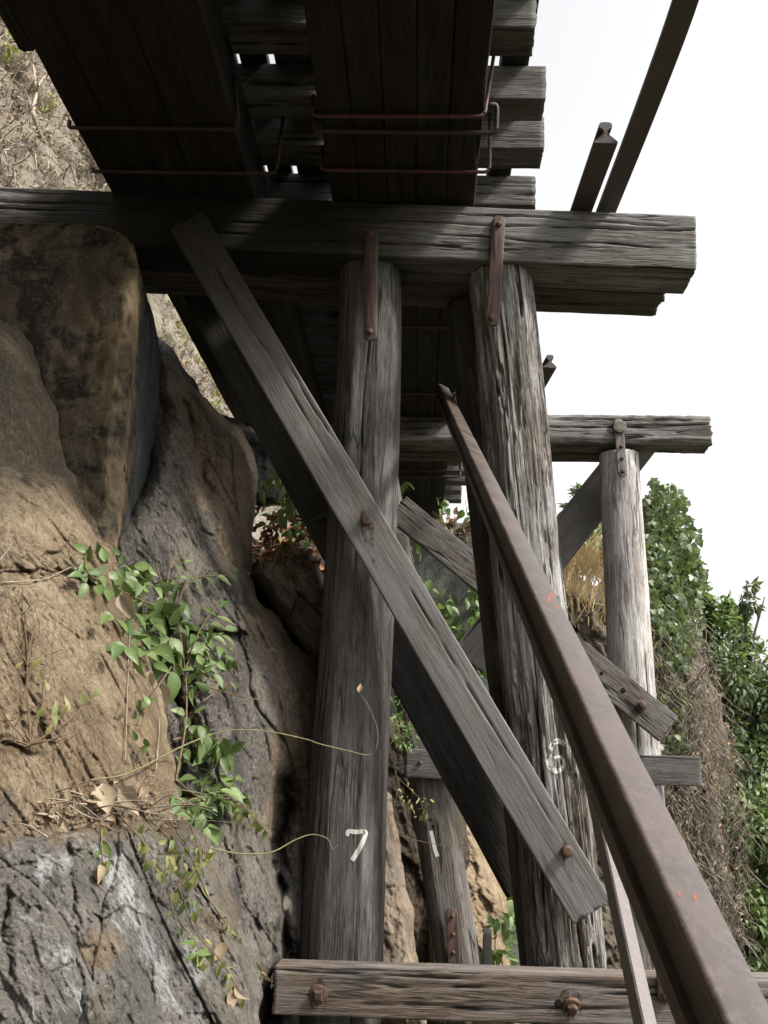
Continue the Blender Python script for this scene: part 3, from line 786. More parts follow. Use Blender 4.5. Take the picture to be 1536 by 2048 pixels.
for si, (ya, yb) in enumerate(spans):
    for side, seam in (('L', seamL), ('R', seamR)):
        b = empty('stringer_bundle', ((seam[0] + seam[-1]) / 2, ya, ZS))
        tag(b, bundle_desc[(si, side)], 'timbers', 'stringer bundles carrying the track')
        for k in range(5):
            x0, x1 = seam[k], seam[k + 1]
            dz = rs.uniform(0, .012)
            o = timber('stringer', (x0/2 + x1/2, ya + rs.uniform(0, .02), ZS + HS/2 + dz), (x0/2 + x1/2, yb - rs.uniform(0, .02), ZS + HS/2 + dz),
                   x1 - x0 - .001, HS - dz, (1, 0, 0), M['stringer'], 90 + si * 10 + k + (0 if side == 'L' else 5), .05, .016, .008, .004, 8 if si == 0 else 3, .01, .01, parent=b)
        bundles[(si, side)] = b

# clamp rods under the stringers
def rod(parent, pts, r, mat, fillet=.035):
    P = [np.array(p, float) for p in pts]; out = [P[0]]
    for i in range(1, len(P) - 1):
        d0 = P[i-1] - P[i]; d1 = P[i+1] - P[i]; l0, l1 = np.linalg.norm(d0), np.linalg.norm(d1); f = min(fillet, l0 * .45, l1 * .45)
        s, e = P[i] + d0 / l0 * f, P[i] + d1 / l1 * f
        for t in np.linspace(0, 1, 6): out.append((1-t)**2 * s + 2*t*(1-t) * P[i] + t*t * e)
    out.append(P[-1])
    return tube('clamp_rod', out, r, mat, parent, None, None, 10)
zr = ZS - .022
def yz(px, py): q = WZ(px, py, zr); return q[0], q[1]
b = bundles[(0, 'R')]
xl, xr = seamR[0] - .03, seamR[-1] + .03
y = yz(800, 234)[1]; ye = WZ(985, 125, ZS + HS + .06)[1]
rod(b, [(xl, y, ZS + .1), (xl, y, zr), (xr - .03, y - .01, zr), (xr - .03 + .05, y + .02, ZS + HS + .05)], .010, M['rod_red'])
y = yz(800, 264)[1]
rod(b, [(xl, y, ZS + .1), (xl, y, zr), (xr + .04, y, zr), (xr + .04, y - .04, ZS + .12), (xr - .02, y - .06, ZS + .1)], .013, M['rod_dark'])
y = yz(800, 342)[1]
rod(b, [(xl, y, ZS + .12), (xl, y, zr), (xr + .03, y, zr), (xr + .03, y, ZS + .34)], .010, M['rod_red'])
b = bundles[(0, 'L')]
xl, xr = seamL[0] - .02, seamL[-1] + .03
y = yz(300, 257)[1]; rod(b, [(xl, y, ZS + .02), (xl, y, zr), (xr, y, zr), (xr - .02, y - .12, ZS + .22)], .011, M['rod_dark'])
y = yz(300, 344)[1]; rod(b, [(xl, y, ZS), (xl, y, zr), (xr + .14, y, zr), (xr + .16, y, ZS + .34)], .011, M['rod_dark'])
ypk = yz(60, 120)[1]
timber('packing_timber', (seamL[0] - .045, -2.0, ZS + .09), (seamL[0] - .045, ypk, ZS + .09), .08, .13, (1, 0, 0), M['stringer'], 188, .06, .02, .008, .006, 2, .01, .02, parent=b)
for side, seam in (('R', seamR),):
    for si, ys in ((1, (6.9, 8.3)), (2, (10.7, 10.95))):
        b = bundles[(si, side)]
        for k, y in enumerate(ys):
            rod(b, [(seam[0] - .03, y, ZS + .1), (seam[0] - .03, y, zr), (seam[-1] + .05 + .1 * (si == 2), y, zr), (seam[-1] + .05 + .1 * (si == 2), y + .03, ZS + .36)], .014, M['rod_dark'])

# sleepers
ZT = ZS + HS + .004
sl0 = WZ(1080, 198, ZT)[1]
hsl, wsl = .215, .215
XC = (seamL[0] + seamR[-1]) / 2
def sleeper(x0, x1, y, seed, label):
    o = timber('sleeper', (x0, y + wsl/2, ZT + hsl/2), (x1, y + wsl/2, ZT + hsl/2), wsl, hsl, (0, 1, 0), M['sleeper'], seed, .03, .018, .008, .004, 6, .008, .012)
    tag(o, label, 'sleeper', 'timber sleepers across the track')
    return o
rowlab = {0: 'thick sleeper end beside the overhead stringers, topmost in the picture',
          1: 'sleeper end beside the overhead stringers, second from the top',
          2: 'sleeper end beside the overhead stringers, third from the top',
          3: 'sleeper end just above the nearest cap beam, partly hidden by it'}
ys = [WZ(1030, 55, ZT)[1], WZ(1085, 198, ZT)[1], WZ(1085, 297, ZT)[1]]
ys.append(ys[2] + (ys[2] - ys[0]) * .62)
xe = [WZ(1072, 55, ZT)[0], WZ(1092, 198, ZT)[0], WZ(1088, 297, ZT)[0], WZ(1069, 418, ZT)[0]]
k = 0; XL = seamL[0] + .03
for k in range(4): sleeper(XL, xe[k], ys[k], 120 + k, rowlab[k])
rs = random.Random(8)
ylist = list(np.arange(ys[3] + .5, Y2 + .2, .47)); yfar = list(np.arange(ylist[-1] + .47, 13.4, .47))
for y in ylist: sleeper(XL, xe[1] - .06 + rs.uniform(-.06, .06), y, 120 + len(bpy.data.objects) % 90, 'dark sleeper above the stringers between the nearest and the farther bent')
ordw = ['nearest', 'second', 'third', 'fourth', 'fifth', 'sixth', 'seventh', 'eighth', 'ninth', 'tenth', 'eleventh']
for i, y in enumerate(yfar): sleeper(XL, xe[1] - .06 + rs.uniform(-.06, .06), y, 220 + i, 'far sleeper end beyond the farther cap beam, %s of that row counted towards the abutment' % ordw[i])
y = ys[0] - .47
while y > -2: sleeper(XL, xe[1] - .06, y, 300 + int(y * 10), 'sleeper of the track overhead, above the place where the viewer stands'); y -= .47
ZD = ZT + hsl + .003
def xd(px, py): return float(WZ(px, py, ZD)[0])
bl = [(xd(300, 120), xd(470, 120)), (xd(479, 120), xd(535, 120)), (xd(549, 120), xd(690, 120))]
for (x0, x1), lab in zip(bl, ('wide walkway plank above the gap, nearest the left stringers', 'narrow walkway plank between two slots of light above the gap', 'wide walkway plank above the gap, nearest the right stringers')):
    o = timber('walkway_plank', ((x0+x1)/2, -2.0, ZD + .03), ((x0+x1)/2, 13.5, ZD + .03), x1 - x0, .055, (1, 0, 0), M['deck'], 171, .12, .03, .006, .003)
    tag(o, lab, 'plank', 'planks laid on the sleepers')
gx0, gx1 = xd(1004, 118), xd(1060, 118)
o = timber('guard_timber', ((gx0+gx1)/2, -2.0, ZD + .08), ((gx0+gx1)/2, 13.5, ZD + .08), gx1 - gx0, .16, (1, 0, 0), M['deck'], 175, .1, .03, .008, .004)
tag(o, 'long guard timber lying on the outer ends of the sleepers', 'timber')
# running rails
RAILP = np.array([(-.055, 0), (.055, 0), (.055, .010), (.030, .017), (.010, .026), (.008, .070), (.016, .078), (.030, .084), (.031, .098), (.026, .108), (.012, .112),
                  (-.012, .112), (-.026, .108), (-.031, .098), (-.030, .084), (-.016, .078), (-.008, .070), (-.010, .026), (-.030, .017), (-.055, .010)])
cl, cr = (seamL[2] + seamL[3]) / 2, (seamR[2] + seamR[3]) / 2
for x, lab in ((cl, 'track rail on the sleepers over the left stringers'), (cr, 'track rail on the sleepers over the right stringers')):
    o = extrude_profile('track_rail', RAILP, (x, -2.0, ZD), (x, 13.5, ZD), (0, 0, 1), M['rail_dark'])
    tag(o, lab, 'rail', 'track rails')
# side rails lying on the cap beams
zc = ZS + .002
def onz(px, py): return WZ(px, py, zc)
sr = [onz(1216, 417), onz(1262, 300), onz(1308, 180), onz(1345, 80), onz(1372, 0), onz(1398, -90), onz(1430, -220)]
d = sr[0] - sr[1]; d /= np.linalg.norm(d)
path = smooth_poly([sr[0] + d * .5, sr[0] + d * .3] + sr, 40)
o = extrude_profile('side_rail', RAILP * 1.0, None, None, (0, 0, 1), M['rail_dark'], path=path[:, :])
tag(o, 'long dark curving rail running out overhead from the top of the nearest cap beam', 'rail')
e0, e1 = onz(1166, 414), onz(1212, 286)
d = (e0 - e1) / np.linalg.norm(e0 - e1)
o = extrude_profile('side_rail', RAILP * 1.12, e1, e0 + d * .5, (0, 0, 1), M['rail_dark'], nu=6)
tag(o, 'short rail stub with a cut end lying on the nearest cap beam', 'rail')
e1 = onz(1100, 735); e0 = e1 + np.array([-.16, 1.9, 0])
o = extrude_profile('side_rail', RAILP * 1.0, e1, e0, (0, 0, 1), M['rail_dark'], nu=6)
tag(o, 'rail stub with a cut end poking out right of the leaning grey post', 'rail')

# ================================================================ rusty rails in front
def big_rail():
        # picture centre line; inverse depth grows linearly along it
    pts = []
    for py in np.linspace(768, 2250, 60):
        w = 22 + .0733 * (py - 800)
        px = np.interp(py, [760, 800, 1000, 1240, 1536, 1836, 2048, 2250], [876, 893 - 2, 985 - 2, 1097 - 2, 1233 - 4, 1372 - 4, 1466, 1556])
        k = (22 / w) * 5.45
        pts.append(W(px, py, k))
    pts = np.array(pts)
    # straight best fit between ends
    A, B = pts[0], pts[-1]
    ax = (B - A) / np.linalg.norm(B - A)
    A = A - ax * .03
    mid = W(1233, 1536, (22 / (22 + .0733 * 736)) * 5.45)
    v = EYEP - mid; u = v - ax * (v @ ax); u /= np.linalg.norm(u)
    wv = np.cross(ax, u)
    rt = np.array(CAMR[:, 0])
    if wv @ rt < 0: wv = -wv
    th = R(52); n = math.cos(th) * u + math.sin(th) * wv
    return A, B, n
RA, RB, RN = big_rail()
# the flat foot of the rail is turned up: its broad worn face catches the light, web and head hang in shade below
fw_ = .038
HP = [(fw_ - .007 + .007 * math.cos(t), -.007 + .007 * math.sin(t)) for t in np.linspace(-.6, math.pi/2, 6)] + [(0, .001)] + \
     [(-fw_ + .007 - .007 * math.cos(t), -.007 + .007 * math.sin(t)) for t in np.linspace(math.pi/2, -.6, 6)] + \
     [(-.012, -.020), (-.008, -.028), (-.008, -.060), (-.018, -.066), (-.019, -.078), (-.014, -.084), (.014, -.084), (.019, -.078), (.018, -.066), (.008, -.060), (.008, -.028), (.012, -.020)]
off = np.cross((RB - RA) / np.linalg.norm(RB - RA), RN)
rt = CAMR[:, 0]
sgn = 1 if off @ rt > 0 else -1
HPs = np.array(HP); HPs[:, 0] += fw_ * sgn * .9
bigr = extrude_profile('steel_rail', HPs, RA, RB, RN, M['rail'], nu=60, wob=.0006)
tag(bigr, 'big rusty rail slanting from under the deck across the front of the leaning post', 'rail')
M['red_paint'] = plain('faded_red_paint', (.22, .06, .045), (.09, .05, .042), 60, .7)
bv = bvh_of(bigr)
decal('paint_mark', bigr, bv, [[(1386, 1793, 6), (1390, 1793, 15), (1396, 1794, 6)]], 8, M['red_paint'], .001)
decal('paint_mark', bigr, bv, [[(1356, 1782, 4), (1357, 1788, 7), (1358, 1793, 3)]], 8, M['red_paint'], .001)
decal('paint_mark', bigr, bv, [[(1115, 1188, 3), (1104, 1189, 6), (1098, 1196, 7), (1097, 1205, 4)]], 5, M['red_paint'], .001)
decal('paint_mark', bigr, bv, [[(1108, 1214, 2), (1114, 1215, 5), (1119, 1212, 2)]], 4, M['red_paint'], .001)

# thin steel rail beside it
A, B = W(1158, 1400, 4.75), W(1318, 2120, 3.35)
ax = (B - A) / np.linalg.norm(B - A); v = EYEP - (A + B) / 2; u = v - ax * (v @ ax); u /= np.linalg.norm(u)
wv = np.cross(ax, u); wv = wv if wv @ rt > 0 else -wv
n = math.cos(R(38)) * u + math.sin(R(38)) * wv
TP = np.array([(-.026, -.055), (.026, -.055), (.027, -.006), (.022, 0), (-.022, 0), (-.027, -.006)])
M['rail_light'] = rust_mat('smooth_grey_brown_steel', (.085, .07, .066), (.115, .096, .09), (.15, .128, .12), .5, .45)
o = extrude_profile('steel_rail', TP, A, B, n, M['rail_light'], nu=10)
tag(o, 'thin smooth steel bar crossing the sill beam beside the big rusty rail', 'rail')
# ================================================================ terrain, rock, concrete
def poly_sd(poly, x, y):
    """signed distance in picture pixels, positive inside"""
    P = np.asarray(poly, float); n = len(P)
    d = np.full(x.shape, 1e9); ins = np.zeros(x.shape, bool)
    for i in range(n):
        a, b = P[i], P[(i + 1) % n]; e = b - a
        t = np.clip(((x - a[0]) * e[0] + (y - a[1]) * e[1]) / (e @ e), 0, 1)
        d = np.minimum(d, np.hypot(x - a[0] - t * e[0], y - a[1] - t * e[1]))
        c = ((a[1] > y) != (b[1] > y)) & (x < (b[0] - a[0]) * (y - a[1]) / (b[1] - a[1] + 1e-12) + a[0])
        ins ^= c
    return np.where(ins, d, -d)
def tps(ctrl):
    c = np.asarray(ctrl, float); P = c[:, :2] / 500; z = c[:, 2]; n = len(P)
    def U(r): return np.where(r > 1e-9, r * r * np.log(r + 1e-12), 0)
    K = U(np.linalg.norm(P[:, None] - P[None], axis=2)) + np.eye(n) * .02
    Q = np.concatenate([np.ones((n, 1)), P], 1)
    Am = np.block([[K, Q], [Q.T, np.zeros((3, 3))]])
    w = np.linalg.solve(Am, np.concatenate([z, np.zeros(3)]))
    def f(x, y):
        q = np.stack([x, y], -1) / 500
        r = np.linalg.norm(q[..., None, :] - P, axis=-1)
        return U(r) @ w[:n] + w[n] + q[..., 0] * w[n + 1] + q[..., 1] * w[n + 2]
    return f
def cells(p, seed):
    i0 = np.floor(p); f1 = np.full(p.shape[:-1], 9.); f2 = f1.copy(); idr = np.zeros(p.shape[:-1]); cv = np.zeros(p.shape)
    for dx in (-1, 0, 1):
        for dy in (-1, 0, 1):
            for dz in (-1, 0, 1):
                c = i0 + np.array([dx, dy, dz])
                o = np.stack([_h(c[..., 0], c[..., 1], c[..., 2], seed + k) * .5 + .5 for k in range(3)], -1)
                v = p - c - o; d = np.linalg.norm(v, axis=-1)
                m = d < f1
                f2 = np.where(m, f1, np.minimum(f2, d)); f1 = np.where(m, d, f1)
                idr = np.where(m, _h(c[..., 0], c[..., 1], c[..., 2], seed + 9), idr)
                cv = np.where(m[..., None], v, cv)
    return f1, f2, idr, cv
def relief(name, poly, ctrl, mat, seed, step=4, edge=46, back=.5, amp=.10, cell=.05, csc=3.0, tilt=20, warp=12, fine=.02, thick=.8, furrow=None, strat=(2.6, 2.0, .8), zone=None, pale=None):
    """rock body: its outline and the depth of its face are read from the photograph, the relief of the face is fractured noise"""
    P = np.asarray(poly, float)
    xs = np.arange(P[:, 0].min() - 10, P[:, 0].max() + 10, step); ysq = np.arange(P[:, 1].min() - 10, P[:, 1].max() + 10, step)
    X, Y = np.meshgrid(xs, ysq)
    wx = warp * fbm(np.stack([X / 55, Y / 55, X * 0 + seed], -1), 2, .45, seed=seed); wy = warp * fbm(np.stack([X / 55, Y / 55, X * 0 + seed + 40], -1), 2, .45, seed=seed + 1)
    sd = poly_sd(P, X + wx, Y + wy)
    D0 = tps(ctrl)(X, Y); D = D0.copy()
    e = np.clip(1 - sd / edge, 0, 1.4)
    D = D + back * .55 * np.minimum(e, 1.2) ** 2
    if furrow:
        wx2 = 26 * fbm(np.stack([X / 60, Y / 60, X * 0 + seed + 80], -1), 5, .62, seed=seed + 2); wy2 = 26 * fbm(np.stack([X / 60, Y / 60, X * 0 + seed + 90], -1), 5, .62, seed=seed + 3)
        for (pts, wd, dp) in furrow:
            pp = np.asarray(pts, float); dmin = np.full(X.shape, 1e9)
            for i in range(len(pp) - 1):
                a, b = pp[i], pp[i + 1]; ee = b - a
                t = np.clip(((X + wx2 - a[0]) * ee[0] + (Y + wy2 - a[1]) * ee[1]) / (ee @ ee), 0, 1)
                dmin = np.minimum(dmin, np.hypot(X + wx2 - a[0] - t * ee[0], Y + wy2 - a[1] - t * ee[1]))
            D = D + dp * np.exp(-dmin / (wd * .8)) * np.clip(.6 + .9 * fbm(np.stack([X / 40, Y / 70, X * 0 + seed + 60], -1), 3, seed=seed + 8), 0, 1.3)
    pos = W(X, Y, D0)
    c, s = math.cos(R(tilt)), math.sin(R(tilt))
    q = np.stack([pos[..., 0] * c + pos[..., 2] * s, pos[..., 1], -pos[..., 0] * s + pos[..., 2] * c], -1)
    wv = .12 * np.stack([fbm(q * 2.5 + k * 9, 3, seed=seed + k) for k in range(3)], -1)
    qs = (q + wv) * np.array(strat)
    calm = 1 - .75 * np.clip(e, 0, 1)
    D = D + calm * (.6 * amp * fbm(qs, 5, .5, seed=seed + 3) + .35 * amp * np.abs(fbm(qs * 2.3, 4, .55, seed=seed + 5)))
    f1, f2, idr, cv = cells((q + .3 * wv) * np.array([csc * 1.3, csc, csc * .45]), seed + 20)
    D = D + calm * (cell * .8 * idr + cell * (cv[..., 0] * 1.3 * idr + cv[..., 2] * .9) + cell * .5 * np.exp(-((f2 - f1) / .035) ** 2) * (idr > -.2))
    f1, f2, idr, cv = cells((q + .3 * wv) * np.array([csc * 4.2, csc * 3.5, csc * 1.5]), seed + 27)
    D = D + calm * (cell * .25 * idr + cell * .55 * cv[..., 0] * idr + cell * .35 * cv[..., 2])
    f1, f2, idr, cv = cells((q + .3 * wv) * np.array([csc * 13, csc * 12, csc * 5]), seed + 33)
    D = D + calm * cell * (.13 * idr + .14 * cv[..., 0] + .1 * cv[..., 2])
    D = D + calm * fine * (fbm(q * np.array([26, 26, 11]), 4, .65, seed=seed + 7) + .5 * fbm(q * np.array([60, 60, 30]), 3, .7, seed=seed + 11))
    pos = W(X, Y, D)
    ok = sd > 0
    cellok = ok[:-1, :-1] & ok[1:, :-1] & ok[:-1, 1:] & ok[1:, 1:]
    idx = np.arange(X.size).reshape(X.shape)
    q4 = np.stack([idx[:-1, :-1], idx[1:, :-1], idx[1:, 1:], idx[:-1, 1:]], -1)[cellok]
    # bring the stair-stepped rim onto the outline
    gx = np.gradient(sd, step, axis=1); gy = np.gradient(sd, step, axis=0); gl = np.hypot(gx, gy) + 1e-6
    near = (sd > 0) & (sd < step * 1.5)
    mv = np.where(near, sd * .9, 0)
    Xs = X - mv * gx / gl; Ys = Y - mv * gy / gl
    pos = np.where(near[..., None], W(Xs, Ys, D), pos)
    # back shell joined along the rim
    ed = {}
    E = np.concatenate([q4[:, [0, 1]], q4[:, [1, 2]], q4[:, [2, 3]], q4[:, [3, 0]]])
    key = np.minimum(E[:, 0], E[:, 1]).astype(np.int64) * X.size + np.maximum(E[:, 0], E[:, 1])
    u, inv, cnt = np.unique(key, return_inverse=True, return_counts=True)
    rim = E[cnt[inv] == 1]
    used = np.unique(q4); remap = -np.ones(X.size, dtype=np.int64); remap[used] = np.arange(len(used))
    V = pos.reshape(-1, 3)[used]
    rv = np.unique(rim); rmap = -np.ones(X.size, dtype=np.int64); rmap[rv] = len(used) + np.arange(len(rv))
    cen = V.mean(0); bk = pos.reshape(-1, 3)[rv]; ray = bk - EYEP; bk = bk + ray * (thick / np.linalg.norm(ray, axis=1, keepdims=True)) + (cen - bk) * np.array([.10, .05, .08])
    V = np.concatenate([V, bk, [bk.mean(0) + np.array([0, thick * .3, 0])]])
    ci = len(V) - 1
    f4 = [remap[q4], np.stack([remap[rim[:, 1]], remap[rim[:, 0]], rmap[rim[:, 0]], rmap[rim[:, 1]]], -1)]
    tri = np.stack([rmap[rim[:, 1]], rmap[rim[:, 0]], np.full(len(rim), ci)], -1)
    me = new_mesh(name, V, [np.concatenate(f4), tri])
    if zone:
        zc_ = np.array(zone, float); xy = np.stack([X, Y], -1).reshape(-1, 2)[used]
        wgt = 1 / (np.linalg.norm(xy[:, None] - zc_[None, :, :2], axis=2) ** 2.2 + 30)
        zv = (wgt * zc_[:, 2]).sum(1) / wgt.sum(1)
        zv = np.concatenate([zv, np.zeros(len(V) - len(zv))])
        at = me.attributes.new('zone', 'FLOAT', 'POINT'); at.data.foreach_set('value', zv.astype(np.float32))
    if pale:
        xy = np.stack([X, Y], -1).reshape(-1, 2)[used]; pv = np.zeros(len(V), dtype=np.float32)
        for px, py, r in pale: pv[:len(used)] = np.maximum(pv[:len(used)], np.exp(-(np.hypot(xy[:, 0] - px, (xy[:, 1] - py) * .55) / r) ** 2))
        at = me.attributes.new('pale', 'FLOAT', 'POINT'); at.data.foreach_set('value', pv)
    return link(name, me, mat, None, Matrix.Identity(4))

M['rock_tan'] = rock_mat('tan_sandstone', (.23, .165, .10), (.38, .30, .20), (.15, .10, .06), (.04, .032, .025), .75, .2, 22, lich_col=(.46, .42, .34),
    zone=((.14, .13, .115), (.20, .185, .165), (.095, .09, .085)))
M['rock_olive'] = rock_mat('olive_brown_rock', (.14, .11, .072), (.23, .18, .12), (.095, .08, .058), (.035, .032, .028), .5, .1, 15, lich_col=(.25, .22, .16))
M['rock_dark'] = rock_mat('dark_slate_rock', (.055, .055, .055), (.10, .098, .092), (.045, .047, .05), (.02, .02, .022), .55, .16, 20, lich_col=(.22, .22, .21))
M['rock_spine'] = rock_mat('mixed_brown_rock', (.14, .125, .108), (.22, .195, .165), (.095, .09, .085), (.02, .02, .02), .6, .22, 24, lich_col=(.30, .29, .27),
    zone=((.24, .175, .12), (.40, .31, .225), (.15, .11, .08)))
M['rock_grey'] = rock_mat('grey_rock', (.175, .16, .14), (.235, .215, .19), (.12, .115, .11), (.03, .03, .032), .5, .7, 18, lich_col=(.58, .60, .60),
    zone=((.20, .15, .10), (.27, .21, .145), (.15, .115, .08)))
M['rock_far'] = rock_mat('pale_tan_rock', (.28, .205, .125), (.44, .35, .24), (.22, .155, .095), (.07, .055, .04), .35, .15, 18, lich_col=(.5, .44, .34))
M['rock_out'] = rock_mat('brown_grey_outcrop_rock', (.12, .095, .07), (.20, .165, .125), (.09, .07, .052), (.035, .03, .024), .5, .15, 18, lich_col=(.30, .27, .22))
M['soil'] = rock_mat('dark_brown_soil', (.065, .046, .032), (.11, .08, .055), (.05, .038, .03), (.02, .016, .013), .4, .05, 5, lich_col=(.2, .15, .1))
M['hill'] = rock_mat('sunny_litter_slope', (.17, .145, .11), (.27, .24, .195), (.12, .10, .075), (.06, .055, .05), .5, .5, 40, sx=.55, lich_col=(.46, .44, .42))
M['ground'] = rock_mat('earth_and_grass_ground', (.06, .065, .03), (.10, .095, .05), (.05, .045, .03), (.025, .025, .015), .3, .05, 5, sx=.3, lich_col=(.15, .14, .08))
def concrete(name, tan=.5):
    t = NT(name); v = t.obj(False)
    wv = t.scale(t.vmath('SUBTRACT', t.noise(v, 4.0, 3, .55, out=1), (.5, .5, .5)), .15); w = t.vmath('ADD', v, wv)
    n1 = t.noise(t.vec(w, (2.2, 2.2, 1.4)), 1, 6, .62); n2 = t.noise(t.vec(w, (9, 9, 1.0)), 1, 5, .6); n3 = t.noise(v, 45, 6, .7); n4 = t.noise(t.vec(w, (5, 5, 6), loc=(3, 3, 3)), 1, 6, .65)
    c = t.mix(t.ramp(n1, .38, .6), (.055, .044, .032), (.105, .082, .054))
    c = t.mix(t.math('MULTIPLY', t.ramp(n2, .48, .66), .55), c, (.15, .115, .072))
    c = t.mix(t.math('MULTIPLY', t.ramp(n4, .48, .58), .85), c, (.022, .02, .018))
    c = t.mix(t.math('MULTIPLY', t.ramp(n3, .53, .68), .45), c, (.22, .18, .13))
    c = t.mix(t.math('MULTIPLY', t.ramp(n3, .45, .28), .5), c, (.03, .027, .024))
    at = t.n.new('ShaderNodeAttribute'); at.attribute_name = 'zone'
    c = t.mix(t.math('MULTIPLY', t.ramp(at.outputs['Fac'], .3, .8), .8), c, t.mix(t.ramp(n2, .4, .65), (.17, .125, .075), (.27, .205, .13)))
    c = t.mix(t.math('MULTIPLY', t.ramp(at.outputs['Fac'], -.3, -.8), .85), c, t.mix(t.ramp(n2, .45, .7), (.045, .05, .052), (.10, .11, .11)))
    ck = t.math('MULTIPLY', t.ramp(t.vor(t.vec(w, (2.6, 2.6, 3.4)), 1), 0, .006, .8, 0), t.ramp(t.noise(v, 1.6, 2), .54, .62))
    c = t.mix(ck, c, (.02, .018, .015))
    h = t.math('SUBTRACT', t.math('ADD', t.math('MULTIPLY', n4, .9), t.math('MULTIPLY', n3, .6)), ck)
    return t.surf(c, .9, t.bump(h, .9, .03), .15)
M['pier'] = concrete('stained_concrete')
M['abut'] = rock_mat('grey_mossy_concrete', (.14, .145, .14), (.20, .20, .19), (.11, .12, .11), (.05, .055, .05), .5, .2, 0, lich_col=(.26, .27, .24))

# ---- ground and hillside
def ground():
    xs = np.concatenate([-np.geomspace(900, 8, 26), np.linspace(-7.5, 9, 67), np.geomspace(9.5, 900, 30)])
    ysg = np.concatenate([-np.geomspace(900, 9, 20), np.linspace(-8.5, 22, 100), np.geomspace(23, 1500, 30)])
    X, Y = np.meshgrid(xs, ysg, indexing='ij')
    z = 0.0 - 1.2 * sstep(4.5, 9, Y) - 5.0 * sstep(1.4, 5.5, X) - 14 * sstep(8, 40, X) + .10 * fbm(np.stack([X * .9, Y * .9, X * 0], -1), 4, seed=4)
    z = z + 75 * sstep(60, 700, np.hypot(X - 20, Y)) * (.6 + .5 * fbm(np.stack([X / 90, Y / 90, X * 0], -1), 3, seed=6))
    z = np.where((z < -6.2) & (X > 8), np.maximum(z, -19), z)
    n, m = X.shape; V = np.stack([X, Y, z], -1)
    i = np.arange(n - 1)[:, None]; j = np.arange(m - 1)[None]; a = i * m + j
    me = new_mesh('ground', V, np.stack([a, a + m, a + m + 1, a + 1], -1).reshape(-1, 4))
    return tag(link('ground', me, M['ground']), kind='structure')
ground()
def hillside():
    ysg = np.concatenate([np.linspace(-14, 4, 60), np.linspace(4.1, 30, 230), np.linspace(31, 70, 40)])
    s = np.concatenate([np.linspace(-3, 3.2, 30), np.linspace(3.3, 30, 200), np.linspace(31, 60, 30)])
    Yg, S = np.meshgrid(ysg, s, indexing='ij')
    base = -2.25 + 3.0 * sstep(9.5, 15, Yg) * sstep(3.8, 2.0, S)
    q = np.stack([Yg * .8, S * .8, Yg * 0], -1)
    X = base - np.maximum(S - 3.2, 0) * .40 - .9 * sstep(3.0, 4.0, S)
    X = X + .75 * fbm(q * .7, 5, .6, seed=3) + .45 * ridged(q * 1.3 + 5, 5, .62, seed=8) * sstep(2, 5, S) + .10 * fbm(q * 7, 4, .6, seed=5)
    n, m = X.shape; V = np.stack([X, Yg, S + EYE - 1.6], -1)
    i = np.arange(n - 1)[:, None]; j = np.arange(m - 1)[None]; a = i * m + j
    me = new_mesh('hillside', V, np.stack([a, a + m, a + m + 1, a + 1], -1).reshape(-1, 4))
    return tag(link('hillside', me, M['hill']), kind='structure')
hill = hillside()

